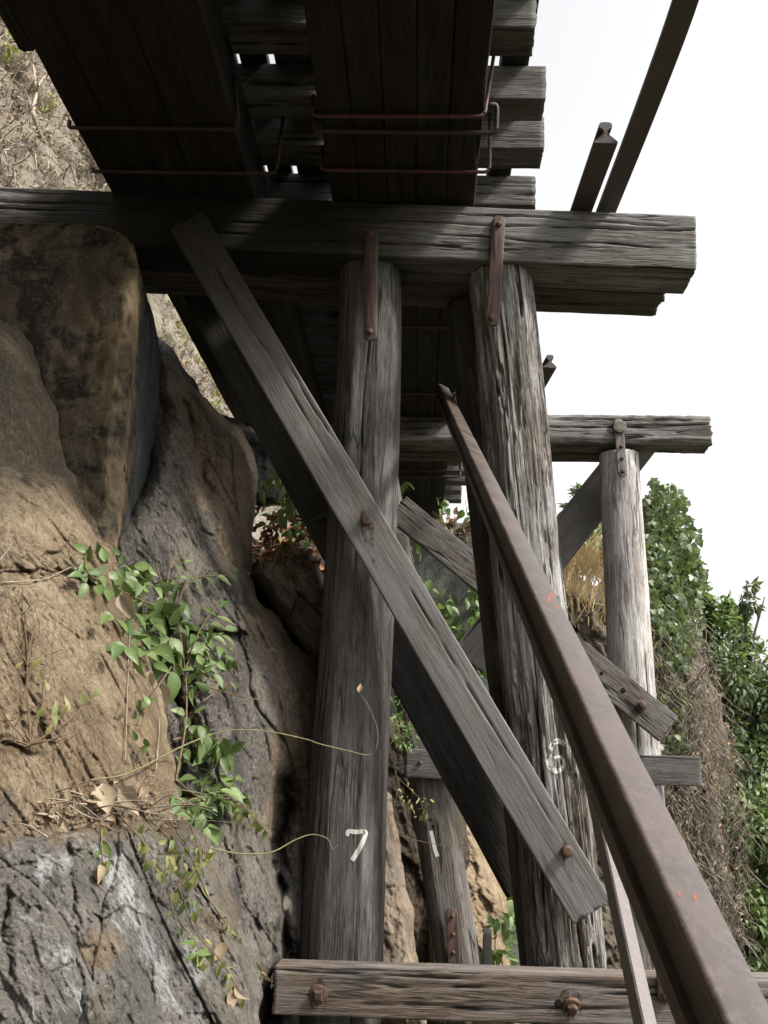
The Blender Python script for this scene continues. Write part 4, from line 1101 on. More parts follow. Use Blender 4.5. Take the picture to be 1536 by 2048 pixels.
# ---- concrete pier carrying the left end of the near cap beam
def pier():
    ysr = np.array([448, 452, 462, 485, 520, 600, 700, 800, 900, 1000, 1100, 1180])
    cx = np.interp(ysr, [448, 462, 485, 520, 700, 1000, 1180], [196, 232, 250, 248, 232, 205, 190])     # left edge of the tan corner strip
    ex = np.interp(ysr, [448, 462, 485, 520, 700, 1000, 1180], [210, 252, 270, 274, 262, 238, 225])      # its right edge
    bx = np.interp(ysr, [448, 462, 485, 520, 600, 700, 1000, 1180], [262, 292, 308, 320, 332, 328, 305, 290])
    yf = np.interp(ysr, [448, 1180], [4.93, 4.72])
    cols = []
    secs = 60
    yy = np.interp(np.linspace(0, 1, 90), np.linspace(0, 1, len(ysr)), ysr)
    cxx, exx, bxx, yff = (np.interp(yy, ysr, a) for a in (cx, ex, bx, yf))
    rows = []
    for py, c_, e_, b_x, y_ in zip(yy, cxx, exx, bxx, yff):
        c0 = W(c_, py, y_); z = c0[2]
        e0 = W(e_, py, y_ + .05); b0 = W(b_x, py, y_ + .75)
        fl = np.array([-4.0, y_, z])
        row = [fl + (c0 - fl) * t for t in np.linspace(0, 1, 110)]
        row += [c0 + (e0 - c0) * t for t in np.linspace(.1, 1, 8)]
        row += [e0 + (b0 - e0) * t for t in np.linspace(.04, 1, 26)]
        row += [b0 + (np.array([-4.0, y_ + 1.2, z]) - b0) * t for t in np.linspace(.1, 1, 8)]
        row = np.array(row); row[:, 2] = z
        rows.append(row)
    rings = np.array(rows)
    n = fbm(rings * np.array([3, 3, 2.2]), 5, .6, seed=2)
    f1, f2, idr, cv = cells(rings * np.array([3.1, 2.0, 3.4]) + .08 * n[..., None], 77)
    d = .030 * n + .018 * idr * (rings[..., 2] < 2.75) + .02 * np.exp(-((f2 - f1) / .05) ** 2) + .014 * fbm(rings * 22, 4, .65, seed=5)
    col0 = np.arange(rings.shape[1])[None, :]
    nb = fbm(rings * np.array([7, 7, 5]) + 3, 5, .62, seed=15)
    d += .035 * np.clip(nb + .05, 0, 1) * np.exp(-((col0 - 114) / 9.0) ** 2) + .02 * sstep(.1, .35, nb)
    # spalled lower face
    d += .09 * sstep(2.55, 2.35, rings[..., 2] + .12 * n) * (rings[..., 0] > -2.9)
    rings = rings + np.stack([-d * .5, d, d * .15], -1)
    me = loft_mesh('concrete_pier', rings, 4, 3, .01)
    nz_ = fbm(rings * np.array([6, 6, 1.2]) + 31, 4, .6, seed=9)
    col = np.arange(rings.shape[1])[None, :] + 0 * nz_
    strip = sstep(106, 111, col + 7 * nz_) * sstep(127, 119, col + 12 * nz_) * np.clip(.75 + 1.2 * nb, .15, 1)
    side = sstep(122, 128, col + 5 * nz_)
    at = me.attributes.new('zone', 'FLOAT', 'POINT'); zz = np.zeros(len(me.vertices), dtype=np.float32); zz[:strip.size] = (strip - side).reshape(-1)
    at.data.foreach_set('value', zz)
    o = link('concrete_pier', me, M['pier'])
    return tag(o, 'stained concrete pier with rounded top corner under the left end of the cap beam', 'pier')
pierO = pier()

# ---- rocks at the left, back to front
rocks = []
def rock(label, *a, **k):
    o = relief('rock', *a, **k); tag(o, label, 'rock', 'rocks of the cutting beside the trestle'); rocks.append(o); return o
rock('dark wedge of rock behind the concrete pier, below the sunny gap', [(300, 660), (340, 690), (395, 755), (428, 822), (470, 832), (560, 900), (560, 1010), (300, 1010)],
     [(300, 700, 7.2), (430, 830, 7.6), (560, 1000, 7.4), (300, 1000, 7.0)], M['rock_dark'], 301, edge=24)
rock('soil ledge with dead leaves between the long brace and the brown ridge', [(440, 1050), (520, 1090), (560, 1062), (640, 1080), (720, 1130), (720, 1400), (470, 1400)],
     [(440, 1060, 6.6), (720, 1100, 6.9), (720, 1400, 6.3), (470, 1400, 6.2)], M['soil'], 302, edge=30)
rock('brown ridge rock rising from the dark face to beside the brace, sunlit along its crest',
     [(322, 700), (372, 745), (432, 815), (472, 850), (503, 915), (514, 1000), (506, 1075), (494, 1130), (525, 1205), (600, 1290), (648, 1350), (668, 1500), (660, 1700), (640, 1900), (640, 2120), (330, 2120), (150, 1500), (205, 1080), (290, 960), (315, 850)],
     [(215, 1100, 4.75), (330, 760, 5.6), (430, 830, 5.9), (505, 950, 5.9), (420, 1000, 5.45), (500, 1100, 5.7), (350, 1300, 4.7), (460, 1400, 4.85), (560, 1300, 5.55), (640, 1450, 5.7), (560, 1700, 5.25), (430, 1800, 4.5), (640, 2050, 5.4), (480, 2050, 4.7), (200, 1500, 4.2)],
     M['rock_spine'], 303, step=3, edge=40, amp=.09, cell=.035, csc=1.7, tilt=25, furrow=[([(345, 1290), (380, 1500), (360, 1700)], 26, .3), ([(575, 1560), (560, 1750), (570, 1900), (520, 2048)], 22, .5), ([(345, 760), (400, 900), (440, 1000)], 16, .12), ([(480, 1100), (520, 1250), (600, 1400)], 20, -.12)],
     zone=[(250, 1050, 0), (330, 800, .45), (380, 800, .7), (330, 950, .1), (420, 950, .75), (470, 900, 1), (500, 1000, 1), (480, 1090, .9), (400, 1080, .15), (350, 1150, .1), (450, 1200, .1), (530, 1230, .75), (590, 1330, .7), (620, 1480, .9), (570, 1420, .6), (520, 1400, .25), (450, 1500, 0), (600, 1650, .75), (520, 1800, 0), (400, 1900, 0), (620, 1900, .1)])
rock('blocky cracked rock right of the open crack, beside the dark post', [(500, 1150), (512, 1118), (548, 1100), (575, 1082), (625, 1108), (655, 1165), (720, 1230), (720, 1420), (655, 1345), (622, 1312), (590, 1275), (548, 1212)],
     [(500, 1150, 5.75), (580, 1085, 5.95), (720, 1230, 6.0), (640, 1330, 5.75), (720, 1420, 5.9)], M['rock_spine'], 304, step=3, edge=26, amp=.08, cell=.05, csc=4, tilt=30, warp=7, zone=[(580, 1150, .7), (640, 1250, .55), (560, 1200, .4), (700, 1300, .3)])
rock('smooth olive boulder at the left edge in front of the concrete pier', [(-90, 640), (0, 640), (34, 652), (64, 692), (84, 760), (110, 830), (132, 925), (175, 1010), (215, 1095), (180, 1190), (-90, 1190)],
     [(-90, 700, 4.0), (30, 660, 4.55), (130, 920, 4.5), (20, 900, 4.1), (-90, 1100, 3.8), (200, 1100, 4.45)], M['rock_olive'], 305, edge=60, amp=.05, cell=.012, csc=1.6, fine=.012, warp=8)
rock('large tan slab of rock with dry stems, below the olive boulder', [(-90, 930), (25, 928), (70, 938), (128, 958), (165, 1035), (216, 1095), (235, 1150), (268, 1245), (300, 1340), (332, 1440), (352, 1530), (372, 1640), (372, 1720), (-90, 1720)],
     [(-90, 960, 3.6), (60, 945, 4.05), (140, 1000, 4.15), (60, 1120, 3.7), (-90, 1300, 3.1), (150, 1200, 3.75), (215, 1100, 4.15), (300, 1360, 3.95), (160, 1450, 3.35), (350, 1560, 3.85), (-60, 1640, 2.9), (200, 1640, 3.3), (370, 1650, 3.75)],
     M['rock_tan'], 306, zone=[(40, 1640, .55), (120, 1600, .25), (200, 1640, .5), (300, 1640, .55), (60, 1000, .1), (100, 1100, .25), (40, 1200, 0), (150, 1300, 0), (250, 1400, 0), (20, 1480, .35), (60, 1520, .4), (160, 1480, .05), (290, 1520, 0), (120, 1180, .1)], step=3, edge=44, amp=.06, cell=.022, csc=2.0, tilt=24, fine=.017, furrow=[([(-60, 1125), (40, 1130), (110, 1150), (190, 1170)], 8, .09), ([(35, 1180), (52, 1300), (48, 1450)], 5, .05), ([(0, 1480), (70, 1500)], 8, .06)])
rock('pale streaked grey rock filling the lower left corner', [(-90, 1640), (60, 1655), (170, 1635), (270, 1632), (350, 1640), (420, 1672), (452, 1760), (500, 1900), (548, 2150), (-90, 2150)],
     [(-90, 1660, 2.85), (170, 1640, 3.15), (350, 1645, 3.55), (440, 1740, 3.7), (120, 1850, 2.75), (300, 1850, 3.15), (500, 1920, 3.55), (-60, 2100, 2.45), (250, 2080, 2.75), (540, 2120, 3.3)],
     M['rock_grey'], 307, step=3, edge=40, amp=.10, cell=.035, csc=2.6, tilt=22, fine=.019, pale=[(238, 1740, 22), (254, 1780, 24), (270, 1830, 28), (292, 1890, 28), (318, 1945, 24), (384, 1890, 20), (392, 1950, 24), (400, 2030, 26), (90, 1735, 24), (130, 1730, 24), (60, 2020, 30)], zone=[(60, 1700, 0), (60, 1900, .1), (60, 2030, .2), (180, 1780, .3), (200, 1900, 1), (190, 2000, .6), (300, 1760, 0), (340, 1850, .2), (215, 1800, .2), (380, 1740, .6), (430, 1850, .55), (470, 1990, .4), (300, 2030, .3), (140, 2000, 0), (20, 1660, .9), (100, 1655, .9), (170, 1650, .9), (250, 1650, .8), (330, 1655, .7), (60, 1720, .1), (150, 1720, .1), (240, 1720, .1), (320, 1720, .1), (100, 1900, 0), (260, 1950, .1)], furrow=[([(130, 1660), (150, 1850), (160, 2050)], 7, .06), ([(350, 1660), (410, 1780), (470, 1960), (500, 2060)], 9, .07), ([(10, 1750), (20, 1950)], 7, .06)])
rock('light grey rock seen between the dark post and the leaning far post', [(720, 1540), (785, 1585), (800, 1680), (812, 1790), (838, 1930), (850, 2060), (720, 2060)],
     [(720, 1540, 7.2), (800, 1700, 7.4), (840, 2000, 7.0), (720, 2000, 6.8)], M['rock_spine'], 308, zone=[(800, 1700, .55), (820, 1900, .7)], edge=26, amp=.1, cell=.05, csc=2.4)
rock('dark earthy rock behind the leaning far post', [(745, 1360), (800, 1460), (880, 1520), (935, 1640), (935, 2060), (745, 2060)],
     [(745, 1400, 10.2), (930, 1600, 10.4), (930, 2050, 9.9), (745, 2050, 9.8)], M['soil'], 309, edge=26, amp=.14)
rock('sunlit pale tan rock right of the leaning far post', [(885, 1560), (912, 1588), (940, 1610), (958, 1660), (985, 1735), (1010, 1790), (1008, 1850), (1025, 1935), (1040, 2060), (850, 2060), (860, 1640)],
     [(890, 1580, 10.6), (960, 1680, 10.7), (1020, 1900, 10.4), (870, 2000, 9.9), (940, 1900, 10.0)], M['rock_far'], 310, step=3, edge=30, amp=.16, cell=.10, csc=1.6, back=.8)
outc = rock('ivy grown rock outcrop beyond the farther bent, dry vines hanging over it', [(985, 1330), (1010, 1190), (1080, 1130), (1130, 1130), (1190, 1175), (1240, 1100), (1290, 1010), (1330, 1010), (1375, 1085), (1392, 1180), (1400, 1290), (1440, 1400), (1462, 1560), (1480, 2080), (960, 2080), (1010, 1800), (985, 1600)],
     [(1000, 1300, 14.2), (1100, 1150, 15.0), (1190, 1200, 13.6), (1310, 1020, 15.2), (1390, 1200, 15.0), (1300, 1400, 13.6), (1440, 1500, 14.6), (1180, 1600, 13.2), (1000, 1800, 13.4), (1300, 2050, 12.6), (1470, 2050, 13.6)],
     M['rock_out'], 311, step=4, edge=40, amp=.30, cell=.14, csc=1.1, back=1.6, fine=.04, thick=3)

# ---- far abutment
q0 = W(795, 1042, Y3); q1 = W(1045, 1052, Y3)
def slab(name, x0, x1, y0, y1, z0, z1, mat, seed):
    rings = []
    for z in np.linspace(z0, z1, 40):
        r = []
        for a, b in (((x0, y0), (x1, y0)), ((x1, y0), (x1, y1)), ((x1, y1), (x0, y1)), ((x0, y1), (x0, y0))):
            for t in np.linspace(0, 1, 24, endpoint=False): r.append((a[0] + (b[0]-a[0])*t, a[1] + (b[1]-a[1])*t, z))
        rings.append(r)
    rings = np.array(rings); d = .03 * fbm(rings * 2.5, 5, .6, seed=seed)
    rings = rings + np.stack([d, d, d * .3], -1)
    return link(name, loft_mesh(name, rings, 4, 1, .01), mat)
ab = slab('concrete_abutment', q0[0] - .9, q1[0], Y3, Y3 + 1.6, -2.5, min(q0[2], ZS - .01), M['abut'], 5)
tag(ab, 'grey concrete abutment under the far end of the track, overgrown with leaves', 'abutment')
# ================================================================ plants
rng = np.random.RandomState(42)
def leafcol(name, c1, c2, trans=.3, rough=.45, edge=None, tint=(.20, .26, .03)):
    t = NT(name)
    ge = t.n.new('ShaderNodeNewGeometry')
    r = t.math('FRACT', t.math('ADD', ge.outputs['Random Per Island'], t.rnd()))
    n = t.noise(t.tc.outputs['Object'], 9, 3, .6)
    c = t.mix(r, c1, c2)
    c = t.mix(t.math('MULTIPLY', t.ramp(n, .45, .7), .4), c, [x * .6 for x in c1])
    if edge: c = t.mix(t.ramp(t.noise(t.obj(), 22, 3, .6), .56, .66), c, edge)
    b = t.n.new('ShaderNodeBsdfPrincipled'); t.l.new(c, b.inputs['Base Color']); b.inputs['Roughness'].default_value = rough
    b.inputs['Specular IOR Level'].default_value = .4
    tr = t.n.new('ShaderNodeBsdfTranslucent'); t.l.new(t.mix(.4, c, tint), tr.inputs[0])
    mx = t.n.new('ShaderNodeMixShader'); mx.inputs[0].default_value = trans
    t.l.new(b.outputs[0], mx.inputs[1]); t.l.new(tr.outputs[0], mx.inputs[2]); t.l.new(mx.outputs[0], t.out.inputs[0])
    return t.m
M['leaf'] = leafcol('green_leaf', (.075, .125, .038), (.155, .215, .075), .22, .45)
M['leaf_yel'] = leafcol('yellowing_leaf', (.12, .17, .05), (.26, .25, .09), .3, .5, (.32, .20, .08))
M['leaf_dead'] = leafcol('dead_leaf', (.19, .135, .085), (.36, .28, .19), .15, .7, tint=(.36, .25, .12))
M['leaf_pale'] = leafcol('pale_dry_leaf', (.26, .20, .13), (.42, .35, .25), .2, .6, tint=(.36, .25, .12))
M['leaf_red'] = leafcol('red_brown_dead_leaf', (.16, .07, .035), (.30, .16, .08), .1, .7, tint=(.36, .25, .12))
M['ivy'] = leafcol('ivy_leaf', (.065, .105, .05), (.16, .21, .095), .35, .42)
M['tree_leaf'] = leafcol('dark_tree_leaf', (.055, .09, .042), (.15, .19, .085), .4, .42)
M['bright_leaf'] = leafcol('bright_leaf', (.075, .135, .04), (.17, .25, .085), .4, .45)
M['hill_leaf'] = leafcol('yellow_green_leaf', (.17, .20, .04), (.28, .29, .08), .35, .5)
M['straw'] = leafcol('dry_grass', (.36, .26, .12), (.56, .44, .24), .2, .7, tint=(.36, .25, .12))
M['stem'] = plain('brown_stem', (.10, .065, .04), (.17, .12, .075), 30)
M['stem_green'] = plain('green_stem', (.12, .12, .055), (.19, .175, .09), 30)
M['dryvine'] = plain('dry_vine', (.11, .09, .072), (.26, .22, .175), 9)
M['twig'] = plain('grey_twig', (.20, .16, .12), (.32, .27, .21), 20)
M['bark'] = plain('bark', (.06, .05, .04), (.12, .10, .08), 25, bump=.5)

def leaf_unit(kind='ovate', nx=5, width=.42, fold=.18, curl=.25, twist=0.0):
    """one leaf of length 1 along +X, seen from +Z: two half blades folded at the midrib"""
    x = np.linspace(0, 1, nx + 1)
    if kind == 'ovate': hw = width * np.sin(np.pi * x ** .72) ** 1.15
    elif kind == 'lance': hw = width * np.sin(np.pi * x ** .9) ** 1.2
    elif kind == 'round': hw = width * np.sqrt(np.clip(1 - (2 * x - 1) ** 2, 0, 1))
    elif kind == 'ivy':
        x = np.array([0, .12, .3, .42, .7, 1.0]); hw = np.array([.08, .38, .5, .28, .26, 0.0]) * width / .45
    hw = np.maximum(hw, .003); z = -curl * x ** 2
    V = []
    for i in range(len(x)):
        for s in (-1, 0, 1):
            V.append((x[i] - (.06 if abs(s) == 1 and kind == 'ivy' else 0), s * hw[i], z[i] + abs(s) * hw[i] * fold * 2 - (abs(s) == 1) * hw[i] * fold * .6))
    V = np.array(V)
    Q = [(i * 3 + j, i * 3 + j + 1, (i + 1) * 3 + j + 1, (i + 1) * 3 + j) for i in range(len(x) - 1) for j in range(2)]
    return V, np.array(Q)
UN = {'ovate': [leaf_unit('ovate', 8, w, f, c) for w, f, c in ((.24, .25, .35), (.27, .2, .5), (.21, .35, .2), (.26, .3, .0))],
      'lance': [leaf_unit('lance', 7, w, f, c) for w, f, c in ((.17, .2, .3), (.2, .15, .5), (.15, .3, .1))],
      'ivy': [leaf_unit('ivy', 5, w, f, c) for w, f, c in ((.45, .12, .2), (.5, .2, .35), (.42, .08, 0))],
      'dead': [leaf_unit('ovate', 8, w, f, c) for w, f, c in ((.3, .7, .7), (.34, .5, -.6), (.26, .9, .3))]}
UM = {k: [new_mesh('leaf', V, Q) for V, Q in us] for k, us in UN.items()}
UMM = {}
def leafmesh(kind, i, mat):
    key = (kind, i, mat.name)
    if key not in UMM:
        me = UM[kind][i].copy(); me.materials.append(mat); UMM[key] = me
    return UMM[key]
def nz(v): v = np.asarray(v, float); return v / (np.linalg.norm(v) + 1e-9)
def leaf_frame(p, d, n, size):
    d = nz(d); n = np.asarray(n, float); n = nz(n - d * (n @ d)); y = np.cross(n, d)
    return np.stack([d * size, y * size, n * size], 1), np.asarray(p, float)
def add_leaf_obj(parent, kind, p, d, n, size, mat, name='leaf'):
    i = rng.randint(len(UM[kind])); A, o = leaf_frame(p, d, n, size)
    m = Matrix([[A[r][0], A[r][1], A[r][2], o[r]] for r in range(3)] + [[0, 0, 0, 1]])
    return link(name, leafmesh(kind, i, mat), None, parent, m)
def add_leaf(S, kind, p, d, n, size):
    us = UN[kind]; V, Q = us[rng.randint(len(us))]; A, o = leaf_frame(p, d, n, size)
    S.add(V @ A.T + o, Q)
TOCAM = lambda p: nz(EYEP - p)
SUNV = np.array(sdir)
def rnorm(p, a=.5, b=.6, c=.55): return nz(TOCAM(p) * a + np.array([.2, 0, 1]) * b + rng.randn(3) * c)
def rdir(down=.6, sp=.8): return nz(np.array([0, 0, -down]) + rng.randn(3) * sp)

bvR = bvh_of(*[o for o in rocks], pierO)
bvO = bvh_of(outc)
bvH = bvh_of(hill)
def front(px, py, off, dflt=None, bv=None):
    l, n = hit(bv or bvR, px, py)
    if l is None: l = W(px, py, dflt or 4.2)
    return l + TOCAM(l) * off
def path_on(pts, off, n=None, bv=None, dflt=None):
    P = np.array([front(p[0], p[1], off if len(p) < 3 else p[2], dflt, bv) for p in pts])
    # keep the depth smooth along the stem
    dd = np.linalg.norm(P - EYEP, axis=1); k = np.ones(3) / 3
    if len(dd) > 3:
        ds = np.convolve(np.pad(dd, 1, mode='edge'), k, 'valid'); ds = np.minimum(ds, dd)
        P = EYEP + (P - EYEP) * (ds / dd)[:, None]
    return smooth_poly(P, n or 6 * len(pts))
def mpp(p): return np.linalg.norm(p - EYEP) / F       # metres per picture pixel

# ---- leafy plant on the rocks at the left
bush = empty('leafy_plant', front(350, 1480, 0)); tag(bush, 'green leafy plant growing out of the crack between the tan slab and the dark ridge', 'plant')
S = Soup(); o0 = np.array(bush.location)
stems = [[(352, 1560, .03), (372, 1440, .08), (370, 1340, .12), (352, 1230, .14), (318, 1150, .14), (312, 1085, .1)],
         [(370, 1340, .12), (400, 1260, .14), (440, 1200, .14)], [(352, 1230, .14), (260, 1190, .14), (180, 1150, .12), (172, 1100, .1)],
         [(352, 1230, .14), (380, 1160, .16), (465, 1150, .14)], [(372, 1440, .08), (410, 1400, .14), (440, 1380, .14)], [(365, 1480, .06), (400, 1520, .12), (440, 1500, .14)],
         [(352, 1560, .05), (390, 1590, .12), (430, 1610, .14), (480, 1610, .14), (530, 1660, .13)], [(400, 1340, .14), (440, 1368, .15), (498, 1366, .15)], [(420, 1375, .14), (470, 1390, .15), (520, 1400, .14)],
         [(330, 1190, .14), (345, 1120, .16), (372, 1108, .16)], [(345, 1330, .1), (300, 1400, .1), (280, 1470, .1)], [(345, 1480, .08), (390, 1470, .12), (440, 1480, .12)]]
SP = []
for st in stems:
    tube('stem', path_on(st, .1, 24), .005, M['stem'], bush, None, .0022, 5)
def cluster(parent, cx, cy, rx, ry, n, smin, smax, off, mat, kind='ovate', down=.5, bv=None, spread=.08):
    for _ in range(n):
        a = rng.uniform(0, 6.283); r = math.sqrt(rng.uniform(0, 1))
        px, py = cx + rx * r * math.cos(a), cy + ry * r * math.sin(a)
        p = front(px, py, off + rng.uniform(0, spread), 4.2, bv); s = rng.uniform(smin, smax) * mpp(p)
        add_leaf_obj(parent, kind, p, rdir(down, .7), rnorm(p), s, mat)
def sprig(parent, a, b, n, size, mat, off=.14, kind='ovate'):
    """pinnate sprig: pairs of leaflets along a rib from picture point a to b"""
    pa, pb = front(a[0], a[1], off), front(b[0], b[1], off)
    for i in range(n):
        t = (i + .6) / n; p = pa + (pb - pa) * t + np.array([0, 0, -.03 * t * t]); ax = nz(pb - pa); nn = nz(TOCAM(p) * .6 + np.array([.1, 0, .8]) + rng.randn(3) * .2)
        sd_ = np.cross(nn, ax)
        for s in (-1, 1):
            add_leaf_obj(parent, kind, p, ax * .6 + s * sd_ + np.array([0, 0, -.25]) + rng.randn(3) * .15, nn + rng.randn(3) * .2, size * mpp(p) * rng.uniform(.8, 1.15), mat)
    add_leaf_obj(parent, kind, pb, nz(pb - pa) + np.array([0, 0, -.2]), TOCAM(pb) + np.array([0, 0, .6]), size * mpp(pb), mat)
L = M['leaf']
sprig(bush, (300, 1170), (240, 1110), 3, 32, L, .16); sprig(bush, (320, 1240), (240, 1290), 3, 44, L, .18); sprig(bush, (400, 1280), (450, 1260), 3, 34, L, .15); sprig(bush, (380, 1600), (470, 1560), 4, 44, L, .16); sprig(bush, (385, 1590), (420, 1650), 3, 46, L, .17)
sprig(bush, (330, 1180), (178, 1130), 4, 36, L); sprig(bush, (230, 1185), (165, 1150), 3, 36, L); sprig(bush, (215, 1160), (172, 1105), 2, 32, L)
sprig(bush, (352, 1185), (372, 1108), 4, 20, L, .17); sprig(bush, (365, 1160), (465, 1140), 4, 36, L, .16)
sprig(bush, (375, 1300), (440, 1215), 4, 44, L, .15, 'lance'); sprig(bush, (395, 1340), (460, 1300), 3, 30, L); sprig(bush, (390, 1440), (450, 1508), 4, 44, L, .14)
sprig(bush, (280, 1220), (215, 1230), 2, 46, L, .15); sprig(bush, (350, 1270), (290, 1300), 3, 52, L, .17)
cluster(bush, 250, 1150, 55, 38, 14, 34, 52, .10, L); cluster(bush, 305, 1180, 60, 45, 20, 28, 52, .12, L)
cluster(bush, 300, 1260, 70, 50, 26, 34, 66, .12, L); cluster(bush, 365, 1250, 60, 55, 22, 28, 48, .12, L); cluster(bush, 330, 1310, 48, 36, 12, 36, 70, .14, L)
cluster(bush, 395, 1350, 42, 40, 14, 24, 40, .12, L); cluster(bush, 400, 1300, 45, 40, 12, 26, 44, .13, L); cluster(bush, 410, 1365, 30, 20, 5, 26, 40, .14, L)
cluster(bush, 385, 1455, 30, 32, 12, 24, 36, .1, L); cluster(bush, 430, 1505, 40, 34, 16, 32, 50, .12, L); cluster(bush, 365, 1510, 20, 16, 5, 26, 36, .1, L)
cluster(bush, 405, 1590, 52, 48, 24, 34, 62, .12, L); cluster(bush, 445, 1580, 44, 40, 12, 28, 44, .13, L); cluster(bush, 380, 1630, 30, 20, 6, 26, 44, .12, L)
cluster(bush, 450, 1315, 18, 16, 6, 18, 26, .14, L); cluster(bush, 280, 1410, 18, 30, 7, 20, 30, .08, L); cluster(bush, 280, 1485, 16, 12, 5, 20, 28, .08, L)
cluster(bush, 470, 1372, 40, 10, 6, 10, 16, .15, L); cluster(bush, 490, 1620, 30, 16, 5, 16, 26, .13, M['leaf_yel'])

# ---- creeper hanging below the ledge
creep = empty('trailing_creeper', front(300, 1640, 0)); tag(creep, 'thin creeper with small yellowing leaves trailing down the pale grey rock', 'creeper')
S = Soup(); o0 = np.array(creep.location)
tr = [[(240, 1630, .04), (290, 1690, .06), (330, 1760, .07), (352, 1830, .07), (395, 1890, .06), (400, 1920, .05)], [(330, 1640, .05), (385, 1720, .08), (420, 1800, .08), (470, 1870, .08), (522, 1945, .08)],
      [(352, 1760, .07), (390, 1860, .07), (440, 1920, .07), (482, 1985, .06)], [(200, 1640, .05), (205, 1720, .05), (206, 1740, .05)], [(380, 1650, .08), (400, 1720, .09), (370, 1780, .08)], [(440, 1590, .1), (490, 1615, .12), (535, 1665, .12)],
      [(300, 1640, .05), (350, 1690, .06), (360, 1740, .06)], [(405, 1640, .1), (402, 1720, .1), (330, 1800, .07)]]
for st in tr:
    p = path_on(st, .06, 30); tube('stem', p, .0028, M['stem'], creep, None, .0016, 4)
    for q in p[4:]:
        if rng.rand() < .55:
            add_leaf_obj(creep, 'ovate', q + rng.randn(3) * .008, rdir(.9, .5), rnorm(q, .7, .3, .5), rng.uniform(17, 29) * mpp(q), M['leaf_yel'] if rng.rand() < .7 else L)
for p_ in ((522, 1946), (470, 1972), (462, 1978), (205, 1735), (200, 1730), (452, 1885)):
    q = front(p_[0], p_[1], .07, 3.7); add_leaf_obj(creep, 'dead', q, rdir(1, .3), rnorm(q), 34 * mpp(q), M['leaf_dead'])
cluster(creep, 380, 1700, 50, 40, 12, 18, 30, .08, M['leaf_yel']); cluster(creep, 300, 1690, 40, 40, 10, 16, 26, .06, M['leaf_yel']); cluster(creep, 340, 1740, 40, 30, 10, 16, 26, .06, M['leaf_yel'])
cluster(creep, 385, 1815, 30, 26, 8, 18, 30, .06, L); cluster(creep, 400, 1890, 14, 26, 5, 22, 34, .06, L)

# ---- two long tendrils reaching over to the dark post
def tend(label, pts, mat=M['stem_green']):
    P = np.array([W(p[0], p[1], p[2]) for p in pts]); return tag(tube('vine_tendril', P, .0032, mat, None, 60, .002, 6), label, 'tendril')
tend('long thin vine tendril curling up across the dark post, with a dry tip', [(180, 1560, 3.3), (260, 1545, 3.5), (370, 1490, 4.0), (450, 1462, 4.4), (530, 1462, 4.6), (610, 1478, 4.75), (640, 1488, 4.8), (690, 1500, 4.9), (735, 1510, 4.95), (752, 1498, 4.95), (755, 1460, 4.95), (738, 1415, 4.95), (722, 1390, 4.95)])
tend('short vine tendril reaching from the creeper to beside the white 7', [(400, 1690, 4.0), (470, 1706, 4.4), (540, 1705, 4.7), (590, 1680, 4.85), (625, 1669, 4.9), (655, 1678, 4.95), (664, 1698, 4.95), (674, 1690, 4.95)])
q = W(720, 1386, 4.94); t_ = add_leaf_obj(None, 'dead', q, (0, 0, 1), (0, -1, .3), 20 * mpp(q), M['leaf_dead'], 'dead_leaf'); tag(t_, 'tiny curled dry leaf at the tip of the tendril on the dark post', 'leaf')

# ---- dry weeds on the tan slab
def weed(label, base, tips, leaves, mat=M['stem']):
    w = empty('dry_weed', front(base[0], base[1], 0)); tag(w, label, 'weed', 'dry weeds on the tan slab'); o0 = np.array(w.location); S = Soup()
    for tp in tips:
        mid = ((base[0] + tp[0]) / 2 + rng.uniform(-14, 14), (base[1] + tp[1]) / 2 + rng.uniform(-20, 6))
        p = path_on([(base[0], base[1], .01), (mid[0], mid[1], .06), (tp[0], tp[1], .05)], .05, 14); S.tube(p - o0, .0028, .0012, 4)
        for k in range(2):
            a = p[rng.randint(4, 13)]; b = a + np.array([rng.uniform(-.07, .07), rng.uniform(-.03, .0), rng.uniform(-.02, .08)]); S.tube(np.array([a, (a + b) / 2 + rng.randn(3) * .006, b]) - o0, .0016, .001, 3)
    link('stem', S.mesh('stem'), mat, w, Matrix.Translation(Vector(o0)))
    for lf in leaves:
        q = front(lf[0], lf[1], .06); add_leaf_obj(w, 'lance', q, nz(np.array([rng.uniform(-.5, .8), 0, 1])), rnorm(q, .8, .2, .4), lf[2] * mpp(q), M['leaf_yel'])
weed('dry red brown weed with yellow green leaves, lower one on the tan slab', (60, 1490), [(30, 1330), (60, 1270), (110, 1230), (-10, 1400), (0, 1440), (130, 1480), (190, 1440), (195, 1380), (20, 1480), (-20, 1500)], [(70, 1440, 30), (105, 1440, 36), (110, 1455, 34), (120, 1440, 30), (140, 1425, 34), (170, 1410, 28), (185, 1395, 26), (90, 1470, 24)])
weed('thin dry weed beside the left picture edge, upper one on the tan slab', (55, 1330), [(30, 1190), (45, 1170), (60, 1220), (80, 1240), (105, 1200), (90, 1330), (10, 1250), (110, 1340)], [(62, 1338, 30), (84, 1360, 24), (95, 1385, 24), (30, 1340, 20)])
S = Soup()
for a, b, c in (((0, 1165), (80, 1160), (110, 1150)), ((110, 1150), (160, 1125), (182, 1110)), ((0, 1120), (15, 1100), (25, 1085)), ((250, 1300), (262, 1200), (232, 1180)), ((250, 1520), (258, 1300), (262, 1250)), ((268, 1230), (270, 1340), (312, 1440)), ((312, 1540), (316, 1430), (270, 1330))):
    S.tube(path_on([a, b, c], .03, 14), .0025, .0015, 4)
tag(link('bare_twig', S.mesh('bare_twig'), M['twig']), 'thin bare twigs and runners lying over the tan slab', 'twigs')

